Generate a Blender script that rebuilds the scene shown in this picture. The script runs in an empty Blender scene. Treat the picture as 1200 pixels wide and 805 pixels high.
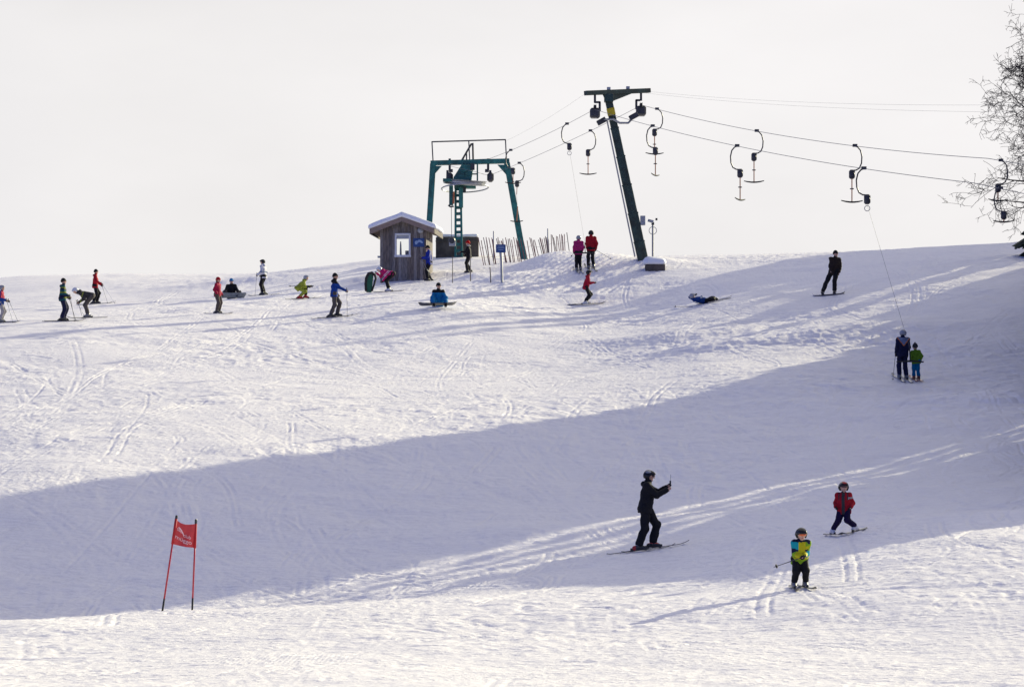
import bpy, bmesh, math, random
import numpy as np
from mathutils import Vector, Matrix
R = math.radians
random.seed(7)
rng = np.random.default_rng(11)
SC = bpy.context.scene
COL = SC.collection

# ------------------------------------------------------------------ camera, sky, sun, exposure
# metres; the camera stands at the origin and looks along +Y with a 100 mm lens, level, with the lens shifted up
FPX, CXP, HOR = 3333.0, 600.0, 560.0
cd = bpy.data.cameras.new('camera'); cam = bpy.data.objects.new('camera', cd); COL.objects.link(cam)
cd.lens = 100.0; cd.sensor_width = 36.0; cd.clip_start = 0.5; cd.clip_end = 5000
cd.shift_y = (HOR - 402.5) / 1200.0
cam.location = (0, 0, 0); cam.rotation_euler = (R(90), 0, 0)
SC.camera = cam

SUN_AZ, SUN_EL = R(45.0), R(19.0)          # azimuth from +Y towards +X
SUNV = Vector((math.sin(SUN_AZ)*math.cos(SUN_EL), math.cos(SUN_AZ)*math.cos(SUN_EL), math.sin(SUN_EL)))
w = bpy.data.worlds.new('World'); SC.world = w; w.use_nodes = True
nt = w.node_tree; N = nt.nodes; L = nt.links
for n_ in list(N): N.remove(n_)
out = N.new('ShaderNodeOutputWorld'); bg = N.new('ShaderNodeBackground')
sky = N.new('ShaderNodeTexSky'); sky.sky_type = 'NISHITA'; sky.sun_disc = False
sky.sun_elevation = SUN_EL; sky.sun_rotation = SUN_AZ; sky.altitude = 700; sky.air_density = 1.0
sky.dust_density = 3.0; sky.ozone_density = 5.0
# thin bright cloud veil: thickest round the sun, thinning out to blue away from it
geo = N.new('ShaderNodeTexCoord')
dot = N.new('ShaderNodeVectorMath'); dot.operation = 'DOT_PRODUCT'; dot.inputs[1].default_value = SUNV
L.new(geo.outputs['Generated'], dot.inputs[0])
mr = N.new('ShaderNodeMapRange'); mr.interpolation_type = 'SMOOTHSTEP'
mr.inputs['From Min'].default_value = 0.02; mr.inputs['From Max'].default_value = 0.62
mr.inputs['To Min'].default_value = 0.0; mr.inputs['To Max'].default_value = 0.97
L.new(dot.outputs['Value'], mr.inputs['Value'])
nz = N.new('ShaderNodeTexNoise'); nz.inputs['Scale'].default_value = 4.0; nz.inputs['Detail'].default_value = 5; nz.inputs['Roughness'].default_value = 0.55
mp = N.new('ShaderNodeMapping'); mp.inputs['Scale'].default_value = (1, 1, 2.6)
L.new(geo.outputs['Generated'], mp.inputs['Vector']); L.new(mp.outputs['Vector'], nz.inputs['Vector'])
vr = N.new('ShaderNodeMapRange'); vr.inputs['From Min'].default_value = 0.3; vr.inputs['From Max'].default_value = 0.7
vr.inputs['To Min'].default_value = 0.93; vr.inputs['To Max'].default_value = 1.05
L.new(nz.outputs['Fac'], vr.inputs['Value'])
veil = N.new('ShaderNodeVectorMath'); veil.operation = 'SCALE'; veil.inputs[0].default_value = (5.90, 5.75, 5.62)
gr = N.new('ShaderNodeMapRange'); gr.inputs['From Min'].default_value = 0.5; gr.inputs['From Max'].default_value = 0.85; gr.inputs['To Min'].default_value = 1.0; gr.inputs['To Max'].default_value = 1.10
L.new(dot.outputs['Value'], gr.inputs['Value'])
vg = N.new('ShaderNodeMath'); vg.operation = 'MULTIPLY'; L.new(vr.outputs['Result'], vg.inputs[0]); L.new(gr.outputs['Result'], vg.inputs[1])
L.new(vg.outputs[0], veil.inputs['Scale'])
skt = N.new('ShaderNodeVectorMath'); skt.operation = 'MULTIPLY'; skt.inputs[1].default_value = (.84, .70, 1.13); L.new(sky.outputs['Color'], skt.inputs[0])
mix = N.new('ShaderNodeMix'); mix.data_type = 'RGBA'
L.new(mr.outputs['Result'], mix.inputs['Factor']); L.new(skt.outputs['Vector'], mix.inputs['A']); L.new(veil.outputs['Vector'], mix.inputs['B'])
L.new(mix.outputs['Result'], bg.inputs['Color']); bg.inputs['Strength'].default_value = 0.1
L.new(bg.outputs['Background'], out.inputs['Surface'])

sl = bpy.data.lights.new('sun', 'SUN'); sun = bpy.data.objects.new('sun', sl); COL.objects.link(sun)
sl.energy = 5.0; sl.angle = R(0.5); sl.color = (1.0, 0.93, 0.64)
sun.rotation_euler = SUNV.to_track_quat('Z', 'Y').to_euler()
SC.view_settings.view_transform = 'Standard'; SC.view_settings.look = 'None'
SC.view_settings.exposure = 0.55; SC.view_settings.gamma = 1.0

# ------------------------------------------------------------------ materials
def mat(name, col, rough=0.6, metal=0.0, spec=0.5, var=0.12, vscale=6.0, bump=0.0, bscale=40.0, coat=0.0, stretch=None, sheen=0.0):
    m = bpy.data.materials.new(name); m.use_nodes = True
    t = m.node_tree; b = t.nodes['Principled BSDF']
    b.inputs['Roughness'].default_value = rough; b.inputs['Metallic'].default_value = metal
    b.inputs['Specular IOR Level'].default_value = spec; b.inputs['Coat Weight'].default_value = coat
    if sheen: b.inputs['Sheen Weight'].default_value = sheen
    tc = t.nodes.new('ShaderNodeTexCoord'); src = tc.outputs['Object']
    if stretch:
        mp_ = t.nodes.new('ShaderNodeMapping'); mp_.inputs['Scale'].default_value = stretch
        t.links.new(src, mp_.inputs['Vector']); src = mp_.outputs['Vector']
    nz_ = t.nodes.new('ShaderNodeTexNoise'); nz_.inputs['Scale'].default_value = vscale; nz_.inputs['Detail'].default_value = 4
    t.links.new(src, nz_.inputs['Vector'])
    cr = t.nodes.new('ShaderNodeValToRGB')
    c = np.array(col[:3]); lo = np.clip(c*(1-var), 0, 1); hi = np.clip(c*(1+var), 0, 1)
    cr.color_ramp.elements[0].position = 0.3; cr.color_ramp.elements[1].position = 0.7
    cr.color_ramp.elements[0].color = (*lo, 1); cr.color_ramp.elements[1].color = (*hi, 1)
    t.links.new(nz_.outputs['Fac'], cr.inputs['Fac']); t.links.new(cr.outputs['Color'], b.inputs['Base Color'])
    if bump:
        nb = t.nodes.new('ShaderNodeTexNoise'); nb.inputs['Scale'].default_value = bscale; nb.inputs['Detail'].default_value = 3
        t.links.new(src, nb.inputs['Vector'])
        bp = t.nodes.new('ShaderNodeBump'); bp.inputs['Strength'].default_value = bump; bp.inputs['Distance'].default_value = 0.02
        t.links.new(nb.outputs['Fac'], bp.inputs['Height']); t.links.new(bp.outputs['Normal'], b.inputs['Normal'])
    return m
_fab = {}
def fabric(col, rough=0.75):
    k = (tuple(col), rough)
    if k not in _fab: _fab[k] = mat('fabric_%d' % len(_fab), col, rough, var=0.18, vscale=9, bump=0.35, bscale=28, spec=0.12)
    return _fab[k]
M_SKIN = mat('skin', (0.52, 0.30, 0.22), 0.5, var=0.08)
M_LIP = mat('lip', (0.35, 0.12, 0.10), 0.5)
M_EYE = mat('eye_dark', (0.02, 0.015, 0.012), 0.2)
M_BLACK = mat('black_plastic', (0.018, 0.018, 0.02), 0.4)
M_RUBBER = mat('rubber', (0.02, 0.02, 0.022), 0.8)
M_GLOSSBLK = mat('gloss_black', (0.010, 0.010, 0.012), 0.22, spec=.25, coat=0.12)
M_GREYHELM = mat('helmet_grey', (0.30, 0.31, 0.34), 0.25, coat=0.5)
M_WHITEHELM = mat('helmet_white', (0.62, 0.64, 0.68), 0.25, coat=0.5)
M_LENS = mat('lens_amber', (0.62, 0.12, 0.02), 0.12, coat=0.8)
M_LENSD = mat('lens_dark', (0.06, 0.015, 0.01), 0.1, coat=0.8)
M_STEEL = mat('galvanised', (0.36, 0.37, 0.38), 0.45, metal=0.7, vscale=3)
M_ALU = mat('pole_alloy', (0.30, 0.31, 0.33), 0.4, metal=0.6)
M_GREEN = mat('tower_green', (0.014, 0.125, 0.112), 0.45, var=0.45, vscale=3.5, bump=0.3, bscale=12)
M_DKGREEN = mat('pylon_green', (0.012, 0.036, 0.032), 0.5, var=0.6, vscale=3.0, bump=0.3, bscale=12)
M_DARK = mat('dark_iron', (0.035, 0.036, 0.045), 0.5, var=0.3, vscale=5, bump=0.1)
M_ROPE = mat('steel_rope', (0.16, 0.16, 0.17), 0.55, metal=0.4)
M_ORANGE = mat('orange_grip', (0.42, 0.13, 0.05), 0.6, var=0.25)
M_YELLOW = mat('yellow_plate', (0.55, 0.42, 0.01), 0.55)
M_WHITE = mat('white_paint', (0.66, 0.67, 0.70), 0.5, var=0.06)
M_BLUESIGN = mat('sign_blue', (0.015, 0.06, 0.22), 0.45, var=0.15)
M_PALEBLUE = mat('sign_print', (0.30, 0.42, 0.62), 0.5)
M_REDPOLE = mat('gate_pole_red', (0.42, 0.012, 0.03), 0.4, var=0.1)
M_BARK = mat('bark', (0.045, 0.032, 0.030), 0.85, var=0.35, vscale=8, bump=0.4)
M_SNOWLOAD = mat('snow_load', (0.86, 0.87, 0.90), 0.6, var=0.02, bump=0.4, bscale=9)
M_CONC = mat('weathered_block', (0.095, 0.078, 0.064), 0.85, var=0.35, vscale=3.0, bump=0.5, bscale=14)
M_SLATRED = mat('slat_weathered_red', (0.21, 0.085, 0.085), 0.8, var=0.4, vscale=4)

def needle_mat():
    m = mat('conifer_needles', (0.022, 0.040, 0.022), 0.8, var=0.5, vscale=1.6)
    return m
M_NEEDLE = needle_mat()

# ------------------------------------------------------------------ object helpers
def tag(o, label=None, cat=None, group=None, kind=None):
    if label: o['label'] = label
    if cat: o['category'] = cat
    if group: o['group'] = group
    if kind: o['kind'] = kind
    return o
def empty(name, loc, rz=0.0, label=None, cat=None, group=None):
    o = bpy.data.objects.new(name, None); COL.objects.link(o)
    o.empty_display_size = 0.3
    o.location = loc; o.rotation_euler = (0, 0, rz)
    return tag(o, label, cat, group)
def meshobj(name, me, parent=None):
    o = bpy.data.objects.new(name, me); COL.objects.link(o)
    if parent is not None: o.parent = parent
    return o
class MB:
    """collects boxes, tubes, lathes; build() links them as one mesh object"""
    def __init__(s): s.v = []; s.f = []; s.mi = []; s.cur = 0
    def add(s, vs, fs):
        k = len(s.v); s.v += [tuple(v) for v in vs]; s.f += [tuple(i+k for i in f) for f in fs]; s.mi += [s.cur]*len(fs)
        return s
    def box(s, c, d, rot=None, bev=0.0):
        hx, hy, hz = d[0]/2, d[1]/2, d[2]/2
        b = bev if bev else min(hx, hy, hz)*0.12
        vs = []
        # chamfered box: 24 vertices
        for sx in (-1, 1):
            for sy in (-1, 1):
                for sz in (-1, 1):
                    vs += [(sx*hx, sy*(hy-b), sz*(hz-b)), (sx*(hx-b), sy*hy, sz*(hz-b)), (sx*(hx-b), sy*(hy-b), sz*hz)]
        bm = bmesh.new()
        for v in vs: bm.verts.new(v)
        r = bmesh.ops.convex_hull(bm, input=bm.verts)
        bmesh.ops.dissolve_limit(bm, angle_limit=0.01, verts=bm.verts, edges=bm.edges)
        bm.verts.index_update()
        m = rot if rot is not None else Matrix.Identity(3)
        c = Vector(c)
        V = [m @ v.co + c for v in bm.verts]; Fs = [[v.index for v in f.verts] for f in bm.faces]; bm.free()
        return s.add(V, Fs)
    def bar(s, a, b, wd, ht, up=(0, 0, 1)):
        a = Vector(a); b = Vector(b); x = (b-a); ln = x.length; x.normalize(); u = Vector(up)
        y = u.cross(x)
        if y.length < 1e-4: y = Vector((0, 1, 0)).cross(x)
        y.normalize(); z = x.cross(y)
        return s.box((a+b)/2, (ln, wd, ht), Matrix((x, y, z)).transposed())
    def tube(s, pts, r, n=8, cap=True):
        pts = [Vector(p) for p in pts]; rr = r if hasattr(r, '__len__') else [r]*len(pts)
        vs = []; fs = []; prev = None
        for i, p in enumerate(pts):
            d = (pts[min(i+1, len(pts)-1)] - pts[max(i-1, 0)]).normalized()
            if prev is None:
                a = Vector((0, 0, 1)) if abs(d.z) < 0.9 else Vector((0, 1, 0))
                a = (a - d*a.dot(d)).normalized()
            else:
                a = (prev - d*prev.dot(d)).normalized()
            prev = a; b = d.cross(a)
            for k in range(n):
                t = 2*math.pi*k/n; vs.append(p + (a*math.cos(t)+b*math.sin(t))*rr[i])
        for i in range(len(pts)-1):
            for k in range(n):
                fs.append((i*n+k, i*n+(k+1) % n, (i+1)*n+(k+1) % n, (i+1)*n+k))
        if cap:
            fs.append(tuple(range(n))[::-1]); fs.append(tuple((len(pts)-1)*n+k for k in range(n)))
        return s.add(vs, fs)
    def lathe(s, c, prof, axis=(0, 0, 1), n=16):
        ax = Vector(axis).normalized(); a = Vector((0, 0, 1)) if abs(ax.z) < 0.9 else Vector((1, 0, 0))
        a = (a-ax*a.dot(ax)).normalized(); b = ax.cross(a); c = Vector(c); vs = []; fs = []
        for r_, h in prof:
            for k in range(n):
                t = 2*math.pi*k/n; vs.append(c+ax*h+(a*math.cos(t)+b*math.sin(t))*r_)
        for i in range(len(prof)-1):
            for k in range(n): fs.append((i*n+k, i*n+(k+1) % n, (i+1)*n+(k+1) % n, (i+1)*n+k))
        fs.append(tuple(range(n))[::-1]); fs.append(tuple((len(prof)-1)*n+k for k in range(n)))
        return s.add(vs, fs)
    def prism(s, poly, a, b):
        """poly: 2-D points in the plane spanned by X,Z; extruded in Y from a to b"""
        n = len(poly); vs = [(p[0], a, p[1]) for p in poly]+[(p[0], b, p[1]) for p in poly]
        fs = [tuple(range(n))[::-1], tuple(range(n, 2*n))]+[(i, (i+1) % n, n+(i+1) % n, n+i) for i in range(n)]
        return s.add(vs, fs)
    def mesh(s, name, mats, smooth=False):
        me = bpy.data.meshes.new(name); me.from_pydata(s.v, [], s.f)
        for m in (mats if isinstance(mats, (list, tuple)) else [mats]): me.materials.append(m)
        if any(s.mi): me.polygons.foreach_set('material_index', s.mi)
        bm = bmesh.new(); bm.from_mesh(me); bmesh.ops.recalc_face_normals(bm, faces=bm.faces); bm.to_mesh(me); bm.free()
        if smooth: me.polygons.foreach_set('use_smooth', [True]*len(me.polygons))
        me.update(); return me
    def build(s, name, mats, parent=None, smooth=False):
        return meshobj(name, s.mesh(name, mats, smooth), parent)
def copy_tree(o, parent=None):
    c = o.copy(); COL.objects.link(c); c.parent = parent
    for ch in list(o.children): copy_tree(ch, c)
    return c

# ------------------------------------------------------------------ signed-distance solids for bodies, clothes, snow lumps
class SDF:
    def __init__(s, lo, hi, res):
        s.lo = np.array(lo, float); s.res = res
        s.n = np.maximum(4, np.ceil((np.array(hi)-s.lo)/res).astype(int)+1)
        s.d = np.full(tuple(s.n), 1.0, np.float32)
        s.ax = [s.lo[i]+res*np.arange(s.n[i]) for i in range(3)]
    def cone(s, a, b, ra, rb, k=0.03, d=None):
        a = np.array(a, float); b = np.array(b, float); m = max(ra, rb)+k*2+2*s.res
        lo = np.minimum(a, b)-m; hi = np.maximum(a, b)+m
        i0 = np.clip(((lo-s.lo)/s.res).astype(int), 0, s.n-1); i1 = np.clip(((hi-s.lo)/s.res).astype(int)+2, 1, s.n)
        sl_ = tuple(slice(p, q) for p, q in zip(i0, i1))
        X = s.ax[0][sl_[0]][:, None, None]; Y = s.ax[1][sl_[1]][None, :, None]; Z = s.ax[2][sl_[2]][None, None, :]
        ab = b-a; l2 = max(1e-9, ab @ ab)
        t = np.clip(((X-a[0])*ab[0]+(Y-a[1])*ab[1]+(Z-a[2])*ab[2])/l2, 0, 1)
        dd = np.sqrt((X-a[0]-t*ab[0])**2+(Y-a[1]-t*ab[1])**2+(Z-a[2]-t*ab[2])**2)-(ra+(rb-ra)*t)
        o = s.d[sl_]
        if k > 0:
            h = np.maximum(k-np.abs(o-dd), 0)/k
            s.d[sl_] = np.minimum(o, dd)-h*h*k*0.25
        else: s.d[sl_] = np.minimum(o, dd)
        return s
    def cut(s, p, n_):
        """keep the half-space where (x-p).n >= 0"""
        p = np.array(p, float); n_ = np.array(n_, float); n_ /= np.linalg.norm(n_)
        q = (s.ax[0][:, None, None]-p[0])*n_[0]+(s.ax[1][None, :, None]-p[1])*n_[1]+(s.ax[2][None, None, :]-p[2])*n_[2]
        s.d = np.maximum(s.d, -q.astype(np.float32)); return s
    def union(s, o): s.d = np.minimum(s.d, o.d); return s
    def sub(s, o): s.d = np.maximum(s.d, -o.d); return s
    def fold(s, amp, sc, seed):
        r = np.random.default_rng(seed); q = np.zeros(tuple(s.n), np.float32)
        for i in range(5):
            v = r.normal(size=3); v[2] *= 1.6; v = v/np.linalg.norm(v)*sc*r.uniform(0.7, 1.6)
            q += np.sin(s.ax[0][:, None, None]*v[0]+s.ax[1][None, :, None]*v[1]+s.ax[2][None, None, :]*v[2]+r.uniform(0, 6)).astype(np.float32)
        s.d += q*amp/2.2; return s
    def mesh(s, name, mats, paint=None):
        d = s.d.copy()
        d[0] = d[-1] = 1; d[:, 0] = d[:, -1] = 1; d[:, :, 0] = d[:, :, -1] = 1
        ins = d < 0; n = s.n
        corners = [(i, j, k) for i in (0, 1) for j in (0, 1) for k in (0, 1)]
        cs = tuple(n-1); cnt = np.zeros(cs, int)
        def cv(a, c): return a[c[0]:c[0]+cs[0], c[1]:c[1]+cs[1], c[2]:c[2]+cs[2]]
        for c in corners: cnt += cv(ins, c)
        act = np.argwhere((cnt > 0) & (cnt < 8)); idx = -np.ones(cs, int); idx[tuple(act.T)] = np.arange(len(act))
        P = np.zeros((len(act), 3)); W_ = np.zeros(len(act))
        for c in corners:
            for ax_ in range(3):
                if c[ax_]: continue
                c2 = list(c); c2[ax_] = 1
                a = d[tuple((act+np.array(c)).T)]; b = d[tuple((act+np.array(c2)).T)]
                x = (a < 0) != (b < 0)
                t = np.where(x, a/np.where(x, a-b, 1), 0)
                p = np.repeat(np.array(c, float)[None], len(act), 0); p[:, ax_] += t
                P += p*x[:, None]; W_ += x
        P = (P/W_[:, None]+act)*s.res+s.lo
        Fs = []
        for ax_ in range(3):
            u, v = (ax_+1) % 3, (ax_+2) % 3
            sa = [slice(None)]*3; sb = [slice(None)]*3; sa[ax_] = slice(0, -1); sb[ax_] = slice(1, None)
            A = ins[tuple(sa)]; B = ins[tuple(sb)]
            e = np.argwhere(A != B)
            if len(e) == 0: continue
            e = e[(e[:, u] > 0) & (e[:, v] > 0)]
            fl = A[tuple(e.T)]
            q = []
            for du, dv in ((-1, -1), (0, -1), (0, 0), (-1, 0)):
                g = e.copy(); g[:, u] += du; g[:, v] += dv; q.append(idx[tuple(g.T)])
            q = np.array(q).T; q = np.where(fl[:, None], q, q[:, ::-1]); Fs.append(q)
        Fs = np.concatenate(Fs)
        me = bpy.data.meshes.new(name)
        me.vertices.add(len(P)); me.vertices.foreach_set('co', P.astype(np.float32).ravel())
        me.loops.add(Fs.size); me.loops.foreach_set('vertex_index', Fs.ravel().astype(np.int32))
        me.polygons.add(len(Fs)); me.polygons.foreach_set('loop_start', (np.arange(len(Fs))*4).astype(np.int32))
        me.polygons.foreach_set('use_smooth', [True]*len(Fs))
        for m in (mats if isinstance(mats, (list, tuple)) else [mats]): me.materials.append(m)
        if paint is not None:
            me.polygons.foreach_set('material_index', np.asarray(paint(P[Fs].mean(1))).astype(np.int32))
        me.update(calc_edges=True); me.validate(); return me

# ------------------------------------------------------------------ the snow slope
# image pixels on the slope: (x, y, estimated distance) -> X, Y, Z in metres
SLOPE_PX = [
(100,805,35),(600,805,35),(1100,805,35),(100,760,43),(600,760,41.5),(1100,760,40),
(200,716,53),(20,724,52.5),(450,703,52),(600,697,51.5),(760,692,50),(937,690,48),(1150,660,48.5),(1150,700,45),
(200,722,56.5),(20,730,56),(450,706,56.5),(200,690,61),(20,700,60),(450,690,59.5),(450,660,63),(600,680,57.5),(600,640,64),(760,645,62),(760,675,55),
(20,640,64),(200,640,65),
(989,622,57),(1150,600,60),(1000,570,69),(830,600,67),(1190,540,72),
(20,570,69.3),(300,536,74.4),(600,495,81.3),(900,445,88.8),(760,560,74),(1000,520,77.5),(1180,480,81),(1065,447,90),(1000,425,93),(1190,420,94),
(0,378,109),(73,376,109),(103,372,112),(112,357,135),(255,367,113),(271,349,128),(309,346,132),(350,350,122),(392,373,111),
(452,342,124),(480,330,131),(501,330,131),(549,321,133),(514,360,112),(687,358,118),(823,362,112),(972,347,111),(1190,345,104),
(100,450,92),(400,450,93),(700,430,98),(850,400,101),
(550,302,144),(640,305,142),(613,304,145),
(757,306,128),(685,312.5,126),
(0,326,160),(200,322,158),(350,318,158),(450,310,155),(560,301,152),(700,302,146),(850,302,141),(1000,296,136),(1100,291,130),(1200,285,122),
]
CPW = [((a-CXP)/FPX*d, d, (HOR-b)/FPX*d) for a, b, d in SLOPE_PX]
CPW += [((a-CXP)/FPX*d, d, z) for a, d, z in [(0,185,9.5),(300,185,10.5),(600,180,11.5),(900,170,11.0),(1200,155,10.5),(0,240,4),(600,240,6),(1200,230,4)]]
CPW += [(-14,20,-2.4),(0,20,-2.4),(14,20,-2.2),(-14,5,-1.9),(0,5,-1.9),(14,5,-1.8),
   (30,60,.8),(30,90,4.2),(32,120,9.5),(36,145,10.5),(-26,60,-3.4),(-30,90,2.0),(-34,120,6.),(-36,150,8.5),(45,90,6),(45,120,10),(30,40,-1.2),(-26,40,-2.6)]
CPW = np.array(CPW); ASX = np.array([1.6, 1.0]); CPP = CPW[:, :2]*ASX; NCP = len(CPP)
def tps(r2): return 0.5*r2*np.log(r2+1e-9)
_A = tps(((CPP[:, None]-CPP[None])**2).sum(-1))+3.0*np.eye(NCP); _Q = np.c_[np.ones(NCP), CPP]
SOL = np.linalg.solve(np.block([[_A, _Q], [_Q.T, np.zeros((3, 3))]]), np.r_[CPW[:, 2], np.zeros(3)])
BUMPS = [ # X, Y, sx, sy, height: mounds and banks
 (1.9, 131.5, 1.7, 3.0, 0.50), (4.4, 129.0, 1.5, 3.0, 0.30), (6.6, 126.5, 1.2, 1.5, 0.25), (-0.2, 126.0, 1.0, 1.2, 0.20), (-1.8, 129.0, 0.8, 1.0, 0.22),
 (9.0, 112.0, 3.0, 2.5, 0.25), (5.5, 104.0, 3.0, 1.2, 0.22), (7.5, 99.5, 2.5, 1.0, 0.18), (12.0, 100.5, 3.5, 1.6, 0.25),
 (-6.0, 135.0, 3.5, 1.2, 0.22), (-13.0, 143.0, 5.0, 1.6, 0.30), (-9.0, 148.0, 4.0, 1.6, 0.25), (-3.6, 133.5, 1.5, .8, 0.15),
 (10.0, 57.5, 2.0, 1.2, 0.15), (1.0, 66.0, 3.5, 1.2, 0.14), (14.5, 84.0, 3.0, 2.0, 0.25), (12.0, 88.0, 4.0, 1.0, .12),
]
def vnoise(X, Y, seed):
    xi = np.floor(X).astype(np.int64); yi = np.floor(Y).astype(np.int64); fx = X-xi; fy = Y-yi
    fx = fx*fx*(3-2*fx); fy = fy*fy*(3-2*fy)
    def h(a, b):
        q = (a*374761393+b*668265263+seed*1442695041) & 0xffffffff
        q = ((q ^ (q >> 13))*1274126177) & 0xffffffff
        return ((q ^ (q >> 16)) & 0xffff)/32768.0-1
    return (h(xi, yi)*(1-fx)+h(xi+1, yi)*fx)*(1-fy)+(h(xi, yi+1)*(1-fx)+h(xi+1, yi+1)*fx)*fy

def ground(X, Y):
    X = np.asarray(X, float); Y = np.asarray(Y, float)
    xc = np.clip(X, -45, 50); yc = np.clip(Y, 0, 240)
    o = SOL[NCP]+SOL[NCP+1]*xc*ASX[0]+SOL[NCP+2]*yc*ASX[1]
    for i in range(NCP): o = o+SOL[i]*tps((xc*ASX[0]-CPP[i, 0])**2+(yc*ASX[1]-CPP[i, 1])**2)
    for bx_, by_, sx, sy, h in BUMPS: o = o+h*np.exp(-((X-bx_)/sx)**2-((Y-by_)/sy)**2)
    o = o-0.03*np.hypot(X-xc, Y-yc)+0.050*vnoise(X/3.1, Y/2.6, 1)+0.024*vnoise(X/1.3+7, Y/0.9, 2)
    return o
def gz(x, y): return float(ground(x, y))
def at(a, d): return (a-CXP)/FPX*d          # lateral metres for an image x pixel at distance d
def up(b, d): return (HOR-b)/FPX*d          # height for an image y pixel at distance d
def axis(parts):
    o = []
    for a, b, s in parts: o.append(np.arange(a, b-1e-6, s))
    return np.concatenate(o+[[parts[-1][1]]])
def geo_steps(a, b, s0, g):
    o = [a]; s = s0
    while o[-1] < b: o.append(o[-1]+s); s *= g
    return np.array(o)
GX = np.concatenate([-geo_steps(25, 1500, 0.6, 1.25)[::-1], axis([(-24.4, -17, .14), (-17, 17.5, .042), (17.5, 27, .14)]), geo_steps(27.5, 1500, 0.6, 1.25)])
GY = np.concatenate([-geo_steps(0, 1500, 2., 1.4)[::-1], axis([(2, 30, 1.0), (30, 34, .3), (34, 62, .07), (62, 116, .105), (116, 136, .2), (136, 166, .35)]), geo_steps(167, 2500, 1.5, 1.25)])
def build_snow():
    nx, ny = len(GX), len(GY)
    gx, gy = np.meshgrid(GX, GY)
    z = np.empty_like(gx)
    for i in range(0, ny, 64): z[i:i+64] = ground(gx[i:i+64], gy[i:i+64])
    near = (np.abs(gx) < 32) & (gy > 25) & (gy < 175)
    X = gx[near]; Y = gy[near]
    n = np.zeros_like(X)
    # skidded, chattered snow: strokes mostly across the fall line, denser in patches
    patch = np.clip(0.55+0.75*vnoise(X/4.5, Y/3.8, 3), 0.12, 1.3)
    ca, sa = math.cos(.22), math.sin(.22)
    far = np.clip((Y-55)/25, 0, 1)
    n += patch*(.2+.8*far)*0.019*vnoise((X*ca+Y*sa)/0.80, (-X*sa+Y*ca)/0.52, 4)
    n += patch*((.6+.4*far)*0.020*vnoise((X*ca-Y*sa)/(0.26+.10*far), (X*sa+Y*ca)/(0.26+.08*far), 5)+(.75+.25*far)*0.014*vnoise(X/0.17, Y/0.22, 6))
    # clods where the groomer and the track break up
    for cx_, cy_, sx, sy, a in [(10.5, 86, 4, 3.5, .022), (6.5, 101, 3, 2.5, .03), (-.6, 124, 3, 4, .028), (3.5, 127, 3, 4, .012), (8, 118, 4, 3, .012)]:
        n += a*np.exp(-((X-cx_)/sx)**2-((Y-cy_)/sy)**2)*(vnoise(X/.33, Y/.33, 9)+.7*vnoise(X/.16, Y/.2, 10))
    z[near] += n
    # ski and board tracks pressed into the surface
    G = np.zeros_like(z); Rg = np.zeros_like(z)
    def stamp(px_, py_, wd, dp, ridge):
        tx = np.gradient(px_); ty = np.gradient(py_); ln = np.hypot(tx, ty)+1e-9
        nx_, ny_ = -ty/ln, tx/ln
        for o in np.linspace(-2.2*wd, 2.2*wd, 11):
            h = -dp*math.exp(-(o/wd)**2)+ridge*dp*math.exp(-((abs(o)-1.5*wd)/(.5*wd))**2)
            ix = np.searchsorted(GX, px_+nx_*o)-1; iy = np.searchsorted(GY, py_+ny_*o)-1
            ok = (ix > 0) & (ix < nx-1) & (iy > 0) & (iy < ny-1)
            if h < 0: np.minimum.at(G, (iy[ok], ix[ok]), h)
            else: np.maximum.at(Rg, (iy[ok], ix[ok]), h)
    r = np.random.default_rng(5)
    def run(x0, y0, ang, length, amp, wl, pair, wd, dp):
        s_ = np.arange(0, length, .04); ph = r.uniform(0, 6.28)
        lat = amp*np.sin(s_*2*math.pi/wl+ph); c, s2 = math.cos(ang), math.sin(ang)
        for off in ((-pair/2, pair/2) if pair else (0,)):
            o = lat+off
            stamp(x0+s_*c-o*s2, y0+s_*s2+o*c, wd, dp, .55)
    for i in range(420):                          # long runs down the slope
        y0 = r.uniform(58, 140); x0 = r.uniform(-.19, .19)*y0
        run(x0, y0, -math.pi/2+r.normal(0, .8), r.uniform(4, 26), r.uniform(.1, 1.0), r.uniform(12, 30), r.choice([0, .16, .22, .3]), r.uniform(.022, .040), r.uniform(.010, .024))
    for i in range(480):                          # crossing runs
        y0 = r.uniform(36, 132); x0 = r.uniform(-.2, .2)*y0
        run(x0, y0, r.choice([0.3, 2.8])+r.normal(0, .38), r.uniform(3, 15), r.uniform(0, .7), r.uniform(9, 24), r.choice([0, .18, .3]), r.uniform(.025, .045), r.uniform(.010, .024))
    for i in range(300):                          # scratches in the hollow
        y0 = r.uniform(56, 92); x0 = r.uniform(-.19, .19)*y0
        run(x0, y0, r.choice([-1.2, -1.9, .35, 2.7])+r.normal(0, .4), r.uniform(3, 16), r.uniform(0, .9), r.uniform(8, 22), r.choice([0, .16, .22, .3]), r.uniform(.022, .038), r.uniform(.016, .030))
    for i in range(460):                          # foreground arcs
        y0 = r.uniform(34, 54); x0 = r.uniform(-.19, .19)*y0
        run(x0, y0, r.uniform(0, 6.28), r.uniform(2, 9), r.uniform(0, .6), r.uniform(6, 20), r.choice([0, 0, .2, .3]), r.uniform(.018, .034), r.uniform(.006, .016))
    for i in range(2600):                         # short skid strokes
        y0 = r.uniform(36, 135); x0 = r.uniform(-.2, .2)*y0
        run(x0, y0, r.normal(.15, .55), r.uniform(.4, 2.0), r.uniform(0, .12), r.uniform(3, 8), 0, r.uniform(.04, .14), r.uniform(-.016, .024))
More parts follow.
